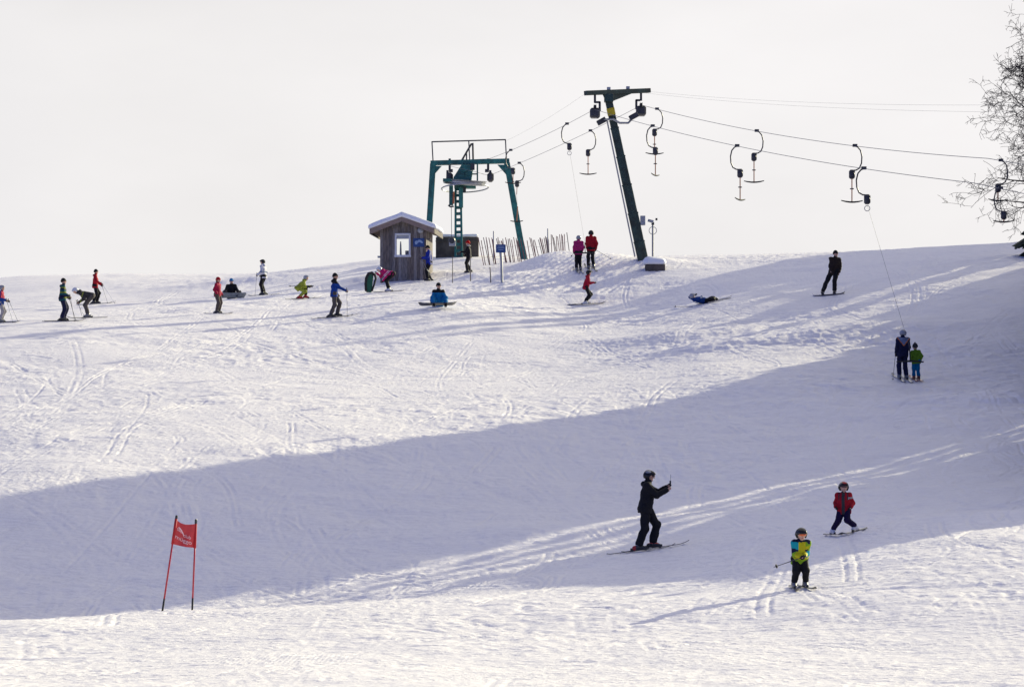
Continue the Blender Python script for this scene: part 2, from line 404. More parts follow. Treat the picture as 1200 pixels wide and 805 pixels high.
    # two pairs of wide tracks across the near terrace, and the wheel-like pair down the middle of the far slope
    for x0, y0, a, ln in [(-3.9, 34.5, 1.50, 14), (-2.55, 34.5, 1.52, 15), (-7.6, 106, -1.25, 22), (-6.9, 106, -1.28, 20), (-12.5, 92, -1.2, 16), (-11.8, 92, -1.22, 15), (5.5, 35, 2.2, 12)]:
        run(x0, y0, a, ln, .25, 16, .0, .032, .014)
    # groomed lines on the lift track and on the mound
    for k in range(16): run(2.0+k*.36, 131-k*.15, -1.95, 9, .02, 7, 0, .07, .03)
    for k in range(14): run(12.8+.17*k, 97.5, -2.25, 10, .1, 9, 0, .05, .02)
    mk = (GY > 30) & (GY < 170)
    z += (G+Rg)*mk[:, None]
    me = bpy.data.meshes.new('snow_ground')
    V = np.stack([gx, gy, z], -1).reshape(-1, 3).astype(np.float32)
    a = (np.arange(ny-1)[:, None]*nx+np.arange(nx-1)[None]).ravel()
    Fs = np.stack([a, a+1, a+nx+1, a+nx], 1).astype(np.int32)
    me.vertices.add(len(V)); me.vertices.foreach_set('co', V.ravel())
    me.loops.add(Fs.size); me.loops.foreach_set('vertex_index', Fs.ravel())
    me.polygons.add(len(Fs)); me.polygons.foreach_set('loop_start', np.arange(len(Fs), dtype=np.int32)*4)
    me.polygons.foreach_set('use_smooth', np.ones(len(Fs), bool))
    me.update(calc_edges=True)
    m = bpy.data.materials.new('snow'); m.use_nodes = True; t = m.node_tree; b = t.nodes['Principled BSDF']
    b.inputs['Roughness'].default_value = 0.5; b.inputs['Specular IOR Level'].default_value = 0.35
    tc = t.nodes.new('ShaderNodeTexCoord')
    def noise(scale, det, rgh, mpsc, rot=0.0):
        q = t.nodes.new('ShaderNodeMapping'); q.inputs['Scale'].default_value = mpsc; q.inputs['Rotation'].default_value = (0, 0, rot)
        t.links.new(tc.outputs['Object'], q.inputs['Vector'])
        k = t.nodes.new('ShaderNodeTexNoise'); k.inputs['Scale'].default_value = scale; k.inputs['Detail'].default_value = det; k.inputs['Roughness'].default_value = rgh
        t.links.new(q.outputs['Vector'], k.inputs['Vector']); return k.outputs['Fac']
    n1 = noise(3.2, 6, .62, (1, 2.2, 1), .15); n2 = noise(14, 4, .6, (1, 1.6, 1), -.3)
    ad = t.nodes.new('ShaderNodeMath'); ad.operation = 'MULTIPLY_ADD'; ad.inputs[1].default_value = 0.35
    t.links.new(n2, ad.inputs[0]); t.links.new(n1, ad.inputs[2])
    # corduroy left by the groomer where nobody has skied yet, near terrace
    wv = t.nodes.new('ShaderNodeTexWave'); wv.wave_type = 'BANDS'; wv.bands_direction = 'X'; wv.inputs['Scale'].default_value = 4.5; wv.inputs['Distortion'].default_value = .6
    t.links.new(tc.outputs['Object'], wv.inputs['Vector'])
    vm = t.nodes.new('ShaderNodeVectorMath'); vm.operation = 'SUBTRACT'; vm.inputs[1].default_value = (-3.3, 39.8, -2.5); t.links.new(tc.outputs['Object'], vm.inputs[0])
    vs_ = t.nodes.new('ShaderNodeVectorMath'); vs_.operation = 'MULTIPLY'; vs_.inputs[1].default_value = (.8, .75, 0); t.links.new(vm.outputs[0], vs_.inputs[0])
    vl = t.nodes.new('ShaderNodeVectorMath'); vl.operation = 'LENGTH'; t.links.new(vs_.outputs[0], vl.inputs[0])
    mk_ = t.nodes.new('ShaderNodeMapRange'); mk_.inputs['From Min'].default_value = .75; mk_.inputs['From Max'].default_value = 1.1; mk_.inputs['To Min'].default_value = .05; mk_.inputs['To Max'].default_value = 0
    t.links.new(vl.outputs['Value'], mk_.inputs['Value'])
    mw = t.nodes.new('ShaderNodeMath'); mw.operation = 'MULTIPLY_ADD'; t.links.new(wv.outputs['Fac'], mw.inputs[0]); t.links.new(mk_.outputs['Result'], mw.inputs[1]); t.links.new(ad.outputs[0], mw.inputs[2])
    bp = t.nodes.new('ShaderNodeBump'); bp.inputs['Strength'].default_value = 0.8; bp.inputs['Distance'].default_value = 0.05
    t.links.new(mw.outputs[0], bp.inputs['Height']); t.links.new(bp.outputs['Normal'], b.inputs['Normal'])
    cr = t.nodes.new('ShaderNodeValToRGB'); cr.color_ramp.elements[0].position = .3; cr.color_ramp.elements[1].position = .7
    cr.color_ramp.elements[0].color = (.83, .805, .825, 1); cr.color_ramp.elements[1].color = (.91, .885, .895, 1)
    t.links.new(n1, cr.inputs['Fac']); t.links.new(cr.outputs['Color'], b.inputs['Base Color'])
    me.materials.append(m)
    return tag(meshobj('snow_ground', me), None, None, None, 'structure')
build_snow()
# ------------------------------------------------------------------ trees
def conifer_arrays(h, rad, seed, base_clear=0.06, blunt=0.85):
    """drooping bough blades round a tapered trunk: returns verts, faces"""
    r = random.Random(seed); V = []; Fs = []
    nl = max(8, int(h*2.0))
    for i in range(nl):
        t = i/(nl-1); z = h*(base_clear+(0.985-base_clear)*t); rr = rad*(1-t)**blunt*r.uniform(.82, 1.08)+.12
        nb = max(5, int(13*(1-t)+5)); o = r.uniform(0, 6.28)
        for k in range(nb):
            a = o+2*math.pi*k/nb+r.uniform(-.15, .15); q = rr*r.uniform(.7, 1.12); dz = -q*r.uniform(.28, .5); wd = q*r.uniform(.28, .42)+.06
            c, s_ = math.cos(a), math.sin(a); m = len(V)
            V += [(0, 0, z), (c*q*.45-s_*wd*.8, s_*q*.45+c*wd*.8, z+dz*.35-.05), (c*q*.5, s_*q*.5, z+dz*.30+.10), (c*q*.45+s_*wd*.8, s_*q*.45-c*wd*.8, z+dz*.35-.05),
                  (c*q*.85-s_*wd*.7, s_*q*.85+c*wd*.7, z+dz*.85-.10), (c*q, s_*q, z+dz), (c*q*.85+s_*wd*.7, s_*q*.85-c*wd*.7, z+dz*.85-.10)]
            Fs += [(m, m+1, m+2), (m, m+2, m+3), (m+1, m+4, m+2), (m+2, m+4, m+5), (m+2, m+5, m+6), (m+3, m+2, m+6)]
    return V, Fs
def trunk_into(mb, h, r0, seed):
    r = random.Random(seed)
    mb.tube([(r.uniform(-.04, .04)*i, r.uniform(-.04, .04)*i, h*i/6-(.4 if i == 0 else 0)) for i in range(7)], [r0*(1-.93*i/6) for i in range(7)], 8)

# the wood that lines the right side of the piste and throws its shade over it; u runs towards the sun, v across
wood = MB(); wr = random.Random(3); TANEL = math.tan(SUN_EL)
def stand(u, v, h, rad, blunt):
    x = (u+v)*.70711; y = (u-v)*.70711; z = gz(x, y)
    V, Fs = conifer_arrays(h, rad, wr.randrange(10**6), .05, blunt)
    wood.cur = 0; wood.add([(p[0]+x, p[1]+y, p[2]+z) for p in V], Fs)
    wood.cur = 1; k = len(wood.v); trunk_into(wood, h*.95, .18, 1); wood.v[k:] = [(p[0]+x, p[1]+y, p[2]+z) for p in wood.v[k:]]
def row(v0, v1, step, ut0, ut1, rad, blunt, jit, rows=2, gap=3.0):
    n = max(1, int(round(abs(v1-v0)/step)))
    for i in range(n+1):
        f = i/n; v = v0+(v1-v0)*f+wr.uniform(-.12, .12); ut = ut0+(ut1-ut0)*f+wr.uniform(-jit, jit)
        for k in range(rows):
            u = -1.44*v+4.6+gap*(k+.5*(i % 2))+wr.uniform(-.5, .5)
            zt = gz((ut+v)*.70711, (ut-v)*.70711); zb = gz((u+v)*.70711, (u-v)*.70711)
            h = zt-zb+(u-ut)*TANEL
            if h > 1.2: stand(u, v, min(h, 23), min(rad, h*.35), blunt)
row(-55.2, -47.4, .85, 27, 27, 1.7, .42, .8, 3)         # tall block
row(-56.6, -55.8, .4, 27, 27, 1.0, .35, .3, 4)            # its upper edge
row(-46.9, -46.3, .3, 36.5, 36.5, 1.0, .4, .3, 3)
row(-42.3, -33.0, .7, 38.0, 36.8, 1.3, .35, .4, 3)       # lower block, stops at the lip of the terrace
row(-45.6, -43.4, .75, 37, 37, .36, .5, 3, 2, 11.0)             # thin unseen trees added to break up the light through the gap
row(-59.4, -57.4, .4, 74, 64, .8, .35, .3, 3)
row(-63.6, -59.8, .8, 79, 76, 1.2, .4, 1.0, 2)           # smaller trees higher up
row(-78.2, -68.2, .8, 82, 79, 1.3, .40, 1.5, 3)
row(-77.2, -76.0, .9, 66, 68, 1.1, .6, 1.0, 2)
row(-79.6, -78.9, .9, 70, 70, .8, .6, 1.0, 2)
tag(wood.build('conifer_wood', [M_NEEDLE, M_BARK]), 'dark conifer wood along the right edge of the piste', None, None, 'stuff')
# ------------------------------------------------------------------ lift pylon, top station, ropes, T-bars
def V3(*a): return Vector(a)
def lift_pylon():
    d = 126.5; bx_ = at(756, d); z0 = gz(bx_, d); base = V3(bx_, d, z0-.5); top = V3(at(713, 125.6), 125.6, up(117, 125.6))
    t = empty('lift_pylon', (bx_, d, z0), 0, 'dark green leaning lift pylon with crossarm and two sheave boxes, beside a snow capped block', 'lift pylon')
    o = Vector(t.location)
    ax = (top-base).normalized()
    m = MB(); n = 6
    for i in range(n):                        # tapered square shaft in bolted lengths
        a = base.lerp(top, i/n); b = base.lerp(top, (i+1)/n); w_ = .46-.16*i/n
        m.bar(a-o-ax*.004, b-o+ax*.004, w_-.002*i, w_-.002*i, (0, 1, 0))
    m.build('shaft', M_DKGREEN, t)
    for i in range(1, n):
        c = base.lerp(top, i/n)-o; w_ = .46-.16*i/n
        MB().bar(c-ax*.03, c+ax*.03, w_+.05, w_+.05, (0, 1, 0)).build('flange', M_DKGREEN, t)
    # climbing ladder on the uphill (left) side
    off = V3(-.33, -.05, 0)
    lb = base+off+ax*.6-o; lt = top+off*.8-ax*.9-o
    ladder = empty('ladder', (0, 0, 0)); ladder.parent = t
    MB().bar(lb+V3(0, -.14, 0), lt+V3(0, -.14, 0), .05, .04, (0, 1, 0)).build('stile', M_STEEL, ladder)
    MB().bar(lb+V3(0, .14, 0), lt+V3(0, .14, 0), .05, .04, (0, 1, 0)).build('stile', M_STEEL, ladder)
    rung = MB().tube([(0, -.13, 0), (0, .13, 0)], .016, 6).mesh('rung', M_STEEL)
    k = int((lt-lb).length/.3)
    for i in range(1, k):
        r_ = meshobj('rung', rung, ladder); r_.location = lb.lerp(lt, i/k)
    # crossarm, deeper in the middle, tilted a little
    A = V3(at(686, 124.7), 124.7, up(109.5, 124.7))-o; B = V3(at(761, 127), 127, up(106.5, 127))-o
    MB().bar(A, B, .22, .20).build('crossarm', M_DKGREEN, t)
    c = top-o; ab = (B-A).normalized()
    g = MB()
    for sgn, ln in ((-1, .35), (1, 1.35)):
        p = A.lerp(B, .36)
        q = [p+ab*(sgn*.12)+V3(0, 0, -.10), p+ab*(sgn*ln)+V3(0, 0, -.10), p+ab*(sgn*.16)+V3(0, 0, -.42)]
        if sgn < 0: q = q[::-1]
        nrm = V3(0, .07, 0)
        g.add([v-nrm for v in q]+[v+nrm for v in q], [(0, 1, 2), (5, 4, 3), (0, 3, 4, 1), (1, 4, 5, 2), (2, 5, 3, 0)])
    p = A.lerp(B, .36); g.bar(p+V3(0, 0, -.44), p+V3(0, 0, -.08), .44, .40, (1, 0, 0))
    g.build('gusset', M_DKGREEN, t)
    for f in (.36, .66):
        q = A.lerp(B, f)+V3(0, 0, .10)
        MB().box(q+V3(0, 0, .06), (.16, .16, .12)).build('bracket', M_STEEL, t)
    yp = base.lerp(top, .93)-o
    MB().bar(yp-ax*.17, yp+ax*.17, .34, .345, (0, 1, 0)).build('marker_plate', M_YELLOW, t)
    for px_, dd in ((697, 124.6), (751, 126.7)):
        f = (px_-686)/75.0; h = A.lerp(B, f)+V3(0, 0, -.10)
        s_ = empty('sheave_assembly', h); s_.parent = t
        MB().bar((0, 0, .02), (0, 0, -.34), .07, .10, (1, 0, 0)).build('hanger', M_DARK, s_)
        MB().bar((-.03, -.02, -.32), (.24 if px_ < 720 else -.24, -.02, -.32), .06, .09).bar((.21 if px_ < 720 else -.21, -.02, -.30), (.21 if px_ < 720 else -.21, -.02, -.72), .06, .10, (1, 0, 0)).build('offset_arm', M_DARK, s_)
        q = MB(); q.box((0, 0, -.80), (.44, .62, .42), None, .07); q.build('sheave_box', M_DARK, s_)
        for yy in (-.2, .2): MB().lathe((-.06, yy, -.60), [(.10, 0), (.17, .01), (.14, .04), (.14, .08), (.17, .11), (.10, .12)], (1, 0, 0), 18).build('sheave_wheel', M_RUBBER, s_)
    # cable catcher below the arm
    e = base.lerp(top, .885)-o
    MB().tube([e+V3(-.42, -.3, -.06), e+V3(0, -.34, -.04), e+V3(.30, -.30, -.20), e+V3(.68, -.2, -.19), e+V3(.9, -.1, .05)], .05, 8).build('catcher_rail', M_STEEL, t)
    for dx, dz in ((-.50, -.12), (.92, .10)):
        MB().box(e+V3(dx, -.25, dz), (.42, .2, .22), Matrix.Rotation(-.5, 3, 'Y')).build('catcher_shoe', M_DARK, t)
    j = base.lerp(top, .29)-o
    MB().box(j+V3(.36, -.1, 0), (.22, .2, .42)).build('junction_box', M_STEEL, t)
    return t
lift_pylon()

def top_station():
    d = 145.0; s_ = d/FPX
    cx_ = at(548, d); z0 = gz(cx_, d)
    t = empty('lift_station', (cx_, d, z0), 0, 'teal top station of the drag lift with portal frame and bullwheel, behind the hut', 'lift station')
    def P(a, b, y=0.0): return V3(at(a, d)-cx_, y, up(b, d)-z0)
    def leg(a, b): MB().bar(a, b, .30, .26, (0, 1, 0)).build('leg', M_GREEN, t)
    zb = lambda a: gz(at(a, d), d)-z0-.4
    L0 = P(500, 302); L0.z = zb(500); R0 = P(615.5, 302); R0.z = zb(615)
    leg(L0, P(507.5, 192)); leg(R0, P(594, 191))
    MB().bar(P(504.5, 191.5), P(597, 189), .30, .24).build('portal_beam', M_GREEN, t)
    for tri in ((P(507, 195), P(517.5, 195), P(507, 207)), (P(583, 193.5), P(595, 193.5), P(595, 207))):
        q = list(tri); nr = V3(0, .09, 0)
        MB().add([v-nr for v in q]+[v+nr for v in q], [(0, 1, 2), (5, 4, 3), (0, 3, 4, 1), (1, 4, 5, 2), (2, 5, 3, 0)]).build('gusset', M_GREEN, t)
    rail = empty('guard_rail', (0, 0, 0)); rail.parent = t
    MB().tube([P(506, 166.5), P(592.5, 164)], .035, 6).build('top_rail', M_DARK, rail)
    for a0, b0, a1, b1 in ((507.5, 190, 506.2, 166), (550.5, 189, 549.3, 165), (593.5, 188, 592.3, 163.5)):
        MB().tube([P(a0, b0), P(a1, b1)], .035, 6).build('post', M_DARK, rail)
    # sloped walkway up to the beam
    wk = empty('walkway', (0, 0, 0)); wk.parent = t
    MB().tube([P(538.5, 189, 1.2), P(552.3, 168.5, .2), P(554, 167.8, .1), P(554.5, 190, .1)], .05, 8).build('hand_rail', M_DARK, wk)
    for a0, b0, b1 in ((542.5, 190, 184), (546.5, 190, 178.5)): MB().tube([P(a0, b0, .7), P(a0, b1, .7)], .04, 6).build('post', M_DARK, wk)
    # machine housing and its sloping side
    hs = [P(541, 194), P(555, 194), P(552.5, 212.5), P(532, 212.5), P(531.5, 209)]
    m = MB(); n = len(hs)
    m.add([v+V3(0, -.35, 0) for v in hs]+[v+V3(0, .35, 0) for v in hs], [tuple(range(n)), tuple(range(n, 2*n))[::-1]]+[(i, (i+1) % n, n+(i+1) % n, n+i) for i in range(n)])
    m.build('machine_housing', M_GREEN, t)
    for a, b in ((545, 200), (549, 204), (541, 206)): MB().box(P(a, b, -.37), (.30, .06, .22)).build('access_panel', M_GREEN, t)
    MB().box(P(554, 196.5, -.3), (.2, .2, .32)).build('motor_cap', M_DARK, t)
    for a in (541.7, 559.5): MB().tube([P(a, 192, -.2), P(a, 213, -.2)], .045, 6).build('support_tube', M_GREEN, t)
    MB().tube([P(553, 204.7, -.2), P(559.5, 204.7, -.2)], .035, 6).build('cross_tube', M_GREEN, t)
    # bullwheel seen almost edge on, its guard ring below
    c = P(545, 213.6); tilt = V3(.06, -.10, 1).normalized()
    MB().lathe(c, [(.90, -.16), (1.02, -.14), (1.12, -.12), (1.05, -.06), (1.05, .02), (1.12, .08), (1.02, .10), (.30, .10)], tilt, 40).build('bullwheel', M_STEEL, t, False)
    MB().lathe(c, [(.34, -.17), (.34, .18)], tilt, 20).build('wheel_hub', M_GREEN, t)
    ring = [c+V3(1.2*math.cos(a), 1.2*math.sin(a), -.30-.10*math.sin(a)+.05*math.cos(a)) for a in np.linspace(0, 2*math.pi, 33)]
    MB().tube(ring, .035, 6, False).build('guard_ring', M_STEEL, t)
    MB().bar(P(519.5, 213, -.6), P(541, 213.5, -.6), .5, .15).build('wheel_arm', M_GREEN, t)
    MB().box(P(545, 219), (1.1, .5, .20)).build('bearing_plate', M_GREEN, t)
    MB().box(P(544.5, 223, -.2), (.14, .14, .30)).build('bolt_block', M_DARK, t)
    # sheave boxes hanging from the beam on both sides
    for a, sg in ((527, 1), (572, -1)):
        s2 = empty('sheave_assembly', P(a, 193)); s2.parent = t
        MB().bar((0, 0, .30), (0, 0, -.30), .08, .12, (1, 0, 0)).build('hanger', M_DARK, s2)
        MB().bar((-.04*sg, -.02, -.32), (.16*sg, -.02, -.32), .08, .16).bar((.11*sg*-1, -.04, -.30), (-.12*sg, -.04, -.72), .08, .12, (1, 0, 0)).build('offset_arm', M_DARK, s2)
        MB().box((.06*-sg+.06, 0, -.66), (.34, .6, .46), None, .10).build('sheave_box', M_DARK, s2)
    # lattice column: two channels with battens between them
    col = empty('lattice_column', (0, 0, 0)); col.parent = t
    a0 = P(536.5, 303); a0.z = zb(536.5); a1 = P(534, 221); b1 = P(540, 221); b0 = P(541.5, 303); b0.z = zb(541)
    a0 = P(533.8, 303); a0.z = zb(534)
    MB().bar(a0, a1, .11, .34, (0, 1, 0)).build('channel', M_GREEN, col)
    MB().bar(b0, b1, .11, .34, (0, 1, 0)).build('channel', M_GREEN, col)
    nb = 12
    for i in range(nb+1):
        f = (i+.35)/(nb+.5); p = a0.lerp(a1, f); q = b0.lerp(b1, f)
        MB().bar(p+V3(.04, -.06, 0), q+V3(-.04, -.06, 0), .10, .15).build('batten', M_GREEN, col)
    # tensioning blocks and spare gear at the column head
    for a, b, w_, h_ in ((528.8, 230, .20, 1.0), (540.3, 232, .22, 1.05)): MB().box(P(a, b, -.25), (w_, .3, h_)).build('tension_weight', M_GREEN, t)
    MB().tube([P(532, 226, -.45), P(531.6, 240, -.45)], .05, 6).build('orange_rod', M_ORANGE, t)
    MB().tube([P(525.5, 241.5, -.4), P(528, 243.5, -.4), P(532, 243, -.4)], .04, 6).build('hook', M_DARK, t)
    MB().tube([P(529, 243, -.3), P(529.5, 285, -.3)], .015, 5).build('hanging_cord', M_ROPE, t)
    MB().lathe(P(530, 283.5, -.7), [(.05, -.2), (.14, -.2), (.18, -.1), (.18, .1), (.14, .2), (.05, .2)], (0, 1, 0), 18).build('drive_motor', M_DARK, t)
    MB().box(P(530.5, 287, -.65), (.34, .4, .24)).build('motor_mount', M_STEEL, t)
    return t
top_station()

# catenary between two points
def span(a, b, sag, n=24):
    a = Vector(a); b = Vector(b); return [a.lerp(b, i/n)-Vector((0, 0, 4*sag*(i/n)*(1-i/n))) for i in range(n+1)]
SL = V3(at(696.5, 124.6), 124.6, up(128.5, 124.6)); SR = V3(at(752, 127), 127, up(123.5, 127))
BL = V3(at(573, 145), 145, up(186.5, 145)); BR = V3(at(573, 145.4), 145.4, up(206, 145.4))
def downhill(s0, a, b, dd):
    p = V3(at(a, dd), dd, up(b, dd)); return s0, p
DL = V3(at(1140, 86.3), 86.3, up(214.5, 86.3)); DR = V3(at(1158, 91.5), 91.5, up(186, 91.5))
EL = DL+(DL-SL)*1.0; ER = DR+(DR-SR)*1.05
ropeL = span(SL, DL, .34); ropeR = span(SR, DR, .34)
left1 = span(BL, SL, .12); left2 = span(BR, SR, .12)
wheel = [V3(BL.x-.9-1.1*math.sin(a), 145.2+1.1*math.cos(a)-1.0, BL.z+(BR.z-BL.z)*a/math.pi) for a in np.linspace(0, math.pi, 10)]
path = [EL]+span(DL, EL, .1, 4)[::-1][1:]+ropeL[::-1][1:]+left1[::-1][1:]
path2 = left2+ropeR[1:]+span(DR, ER, .1, 4)[1:]
mr_ = MB(); mr_.tube(path+wheel+path2, .010, 6)
tag(mr_.build('haul_rope', M_ROPE), 'grey steel haul rope running over both sides of the leaning pylon', 'rope')
for i, (a, b, sg) in enumerate(((V3(at(686, 124.7), 124.7, up(110, 124.7)), V3(at(594, 145), 145, up(165, 145)), .1), (V3(at(758, 127), 127, up(107.5, 127)), V3(at(1168, 92), 92, up(113, 92)), .35), (V3(at(752, 127), 127, up(109, 127)), V3(at(1168, 90), 90, up(121, 90)), .35))):
    mw_ = MB(); mw_.tube(span(a, b if i == 0 else b+(b-a)*.4, sg), .0032, 5)
    tag(mw_.build('signal_cable', M_ROPE), ['thin signal cable from the pylon crossarm to the top station rail', 'upper thin signal cable from the pylon crossarm towards the bare tree', 'lower thin signal cable from the pylon crossarm towards the bare tree'][i], 'cable', 'signal cables')

def on_rope(rp, a):
    best = min(range(len(rp)-1), key=lambda i: min(abs(rp[i].x/rp[i].y*FPX+CXP-a), abs(rp[i+1].x/rp[i+1].y*FPX+CXP-a)))
    bestp = None; bd = 9e9
    for i in range(max(0, best-2), min(len(rp)-1, best+3)):
        for f in np.linspace(0, 1, 21):
            p = rp[i].lerp(rp[i+1], f); e = abs(p.x/p.y*FPX+CXP-a)
            if e < bd: bd = e; bestp = p
    return bestp
def tbar(p, side, label, mode='free', rod=1.0, rot=0.0, target=None):
    """side +1: bow bulges right. mode: free (rod and bar below the drum), tow (cord to a skier), long (cord run out)"""
    t = empty('tow_hanger', p, 0, label, 'T-bar', 'T-bar hangers on the haul rope')
    s_ = side
    MB().box((0, 0, .02), (.17, .10, .10)).build('rope_clamp', M_DARK, t)
    bow = [(0, 0, 0), (s_*.10, 0, -.04), (s_*.20, 0, -.16), (s_*.25, 0, -.38), (s_*.235, 0, -.62), (s_*.16, 0, -.80), (s_*.04, 0, -.87), (-s_*.10, 0, -.88)]
    MB().tube(bow, .025, 8).build('bow', M_DARK, t)
    cx_ = -s_*.11
    q = MB(); q.box((cx_, 0, -1.02), (.21, .18, .33), None, .05); q.lathe((cx_, -.11, -1.03), [(.04, 0), (.085, .01), (.095, .03), (.095, .19), (.085, .21), (.04, .22)], (0, 1, 0), 18); q.build('spring_drum', M_DARK, t)
    if mode == 'free':
        z1 = -1.18; z2 = z1-.30-.52*rod
        MB().tube([(cx_, 0, z1+.06), (cx_, 0, z2)], .021, 7).build('rod', M_ORANGE, t)
        if rod > .2: MB().lathe((cx_, 0, z1-.36), [(.02, -.02), (.075, -.015), (.075, .015), (.02, .02)], (0, 0, 1), 12).build('stop_disc', M_DARK, t)
        c, sn = math.cos(rot), math.sin(rot)
        MB().tube([(cx_+x*c, x*sn, z2+abs(x)**2*.35-.02) for x in (-.40, -.25, -.1, 0, .1, .25, .40)], [.017, .026, .03, .032, .03, .026, .017], 8).build('cross_bar', M_RUBBER, t)
    elif mode == 'tow':
        MB().tube([(cx_+.09*math.cos(a), 0, -1.32+.09*math.sin(a)) for a in np.linspace(0, 6.283, 15)], .013, 6, False).build('guide_ring', M_STEEL, t)
        q = Vector(target)-Vector(p); e = q+V3(-.02, 0, .45)
        MB().tube([(cx_, 0, -1.2), e], .0045, 5).build('tow_cord', M_ROPE, t)
        MB().tube([e, q], .02, 6).build('rod', M_BLACK, t)
        yb = rot; MB().tube([q+V3(x*math.cos(yb), x*math.sin(yb), -abs(x)**2*.12) for x in (-.44, -.3, -.1, 0, .1, .3, .44)], [.02, .028, .03, .032, .03, .028, .02], 8).build('cross_bar', M_RUBBER, t)
    elif mode == 'long':
        MB().tube([(cx_, 0, -1.15), (cx_-.02, 0, -1.55)], .02, 6).build('guide', M_ORANGE, t)
        MB().tube([(cx_-.02, 0, -1.5), (cx_+.02, 0, -2.2)], .007, 5).build('tow_cord', M_ROPE, t)
        MB().tube([(cx_+.03, 0, -2.15), (cx_-.02, 0, -2.9)], .024, 7).build('rod', M_ORANGE, t)
        MB().tube([(cx_-.02+x, 0, -2.9+abs(x)**2*.5) for x in (-.32, -.2, 0, .2, .32)], [.017, .026, .03, .026, .017], 8).build('cross_bar', M_RUBBER, t)
    return t
tbar(on_rope(ropeR, 770), 1, 'T-bar hanging from the upper rope just right of the pylon head', rot=.1, rod=.9)
tbar(on_rope(ropeL, 765), -1, 'T-bar turned edge on, hanging lowest just right of the pylon head', rot=1.1)
tbar(on_rope(ropeR, 887), 1, 'T-bar hanging from the upper rope, second along to the right of the pylon', rot=-.1)
tbar(on_rope(ropeL, 863.5), -1, 'T-bar on the lower rope with its bow bulging left and its bar turned edge on', rot=1.0)
tbar(on_rope(ropeR, 1002), 1, 'T-bar hanging from the upper rope above the dark snowboarder', rot=.15)
tbar(on_rope(ropeR+path2[-4:], 1176), 1, 'T-bar hanging among the branches of the bare tree from the upper rope', rod=.0, rot=.3).scale = (.85, .85, .85)
tbar(on_rope(ropeL+[EL], 1161), -1, 'T-bar hanging among the branches of the bare tree from the lower rope', rod=-.42, rot=0).scale = (.78, .78, .78)
tbar(on_rope(left2, 692), 1, 'T-bar with its bar square on, hanging just left of the pylon shaft', rot=0)
tbar(on_rope(left1, 598.5), -1, 'T-bar above the right corner of the teal station portal', rod=.25, rot=.2)
tbar(on_rope(left2, 608.5), 1, 'T-bar with its cord run out, in front of the right leg of the station', 'long')

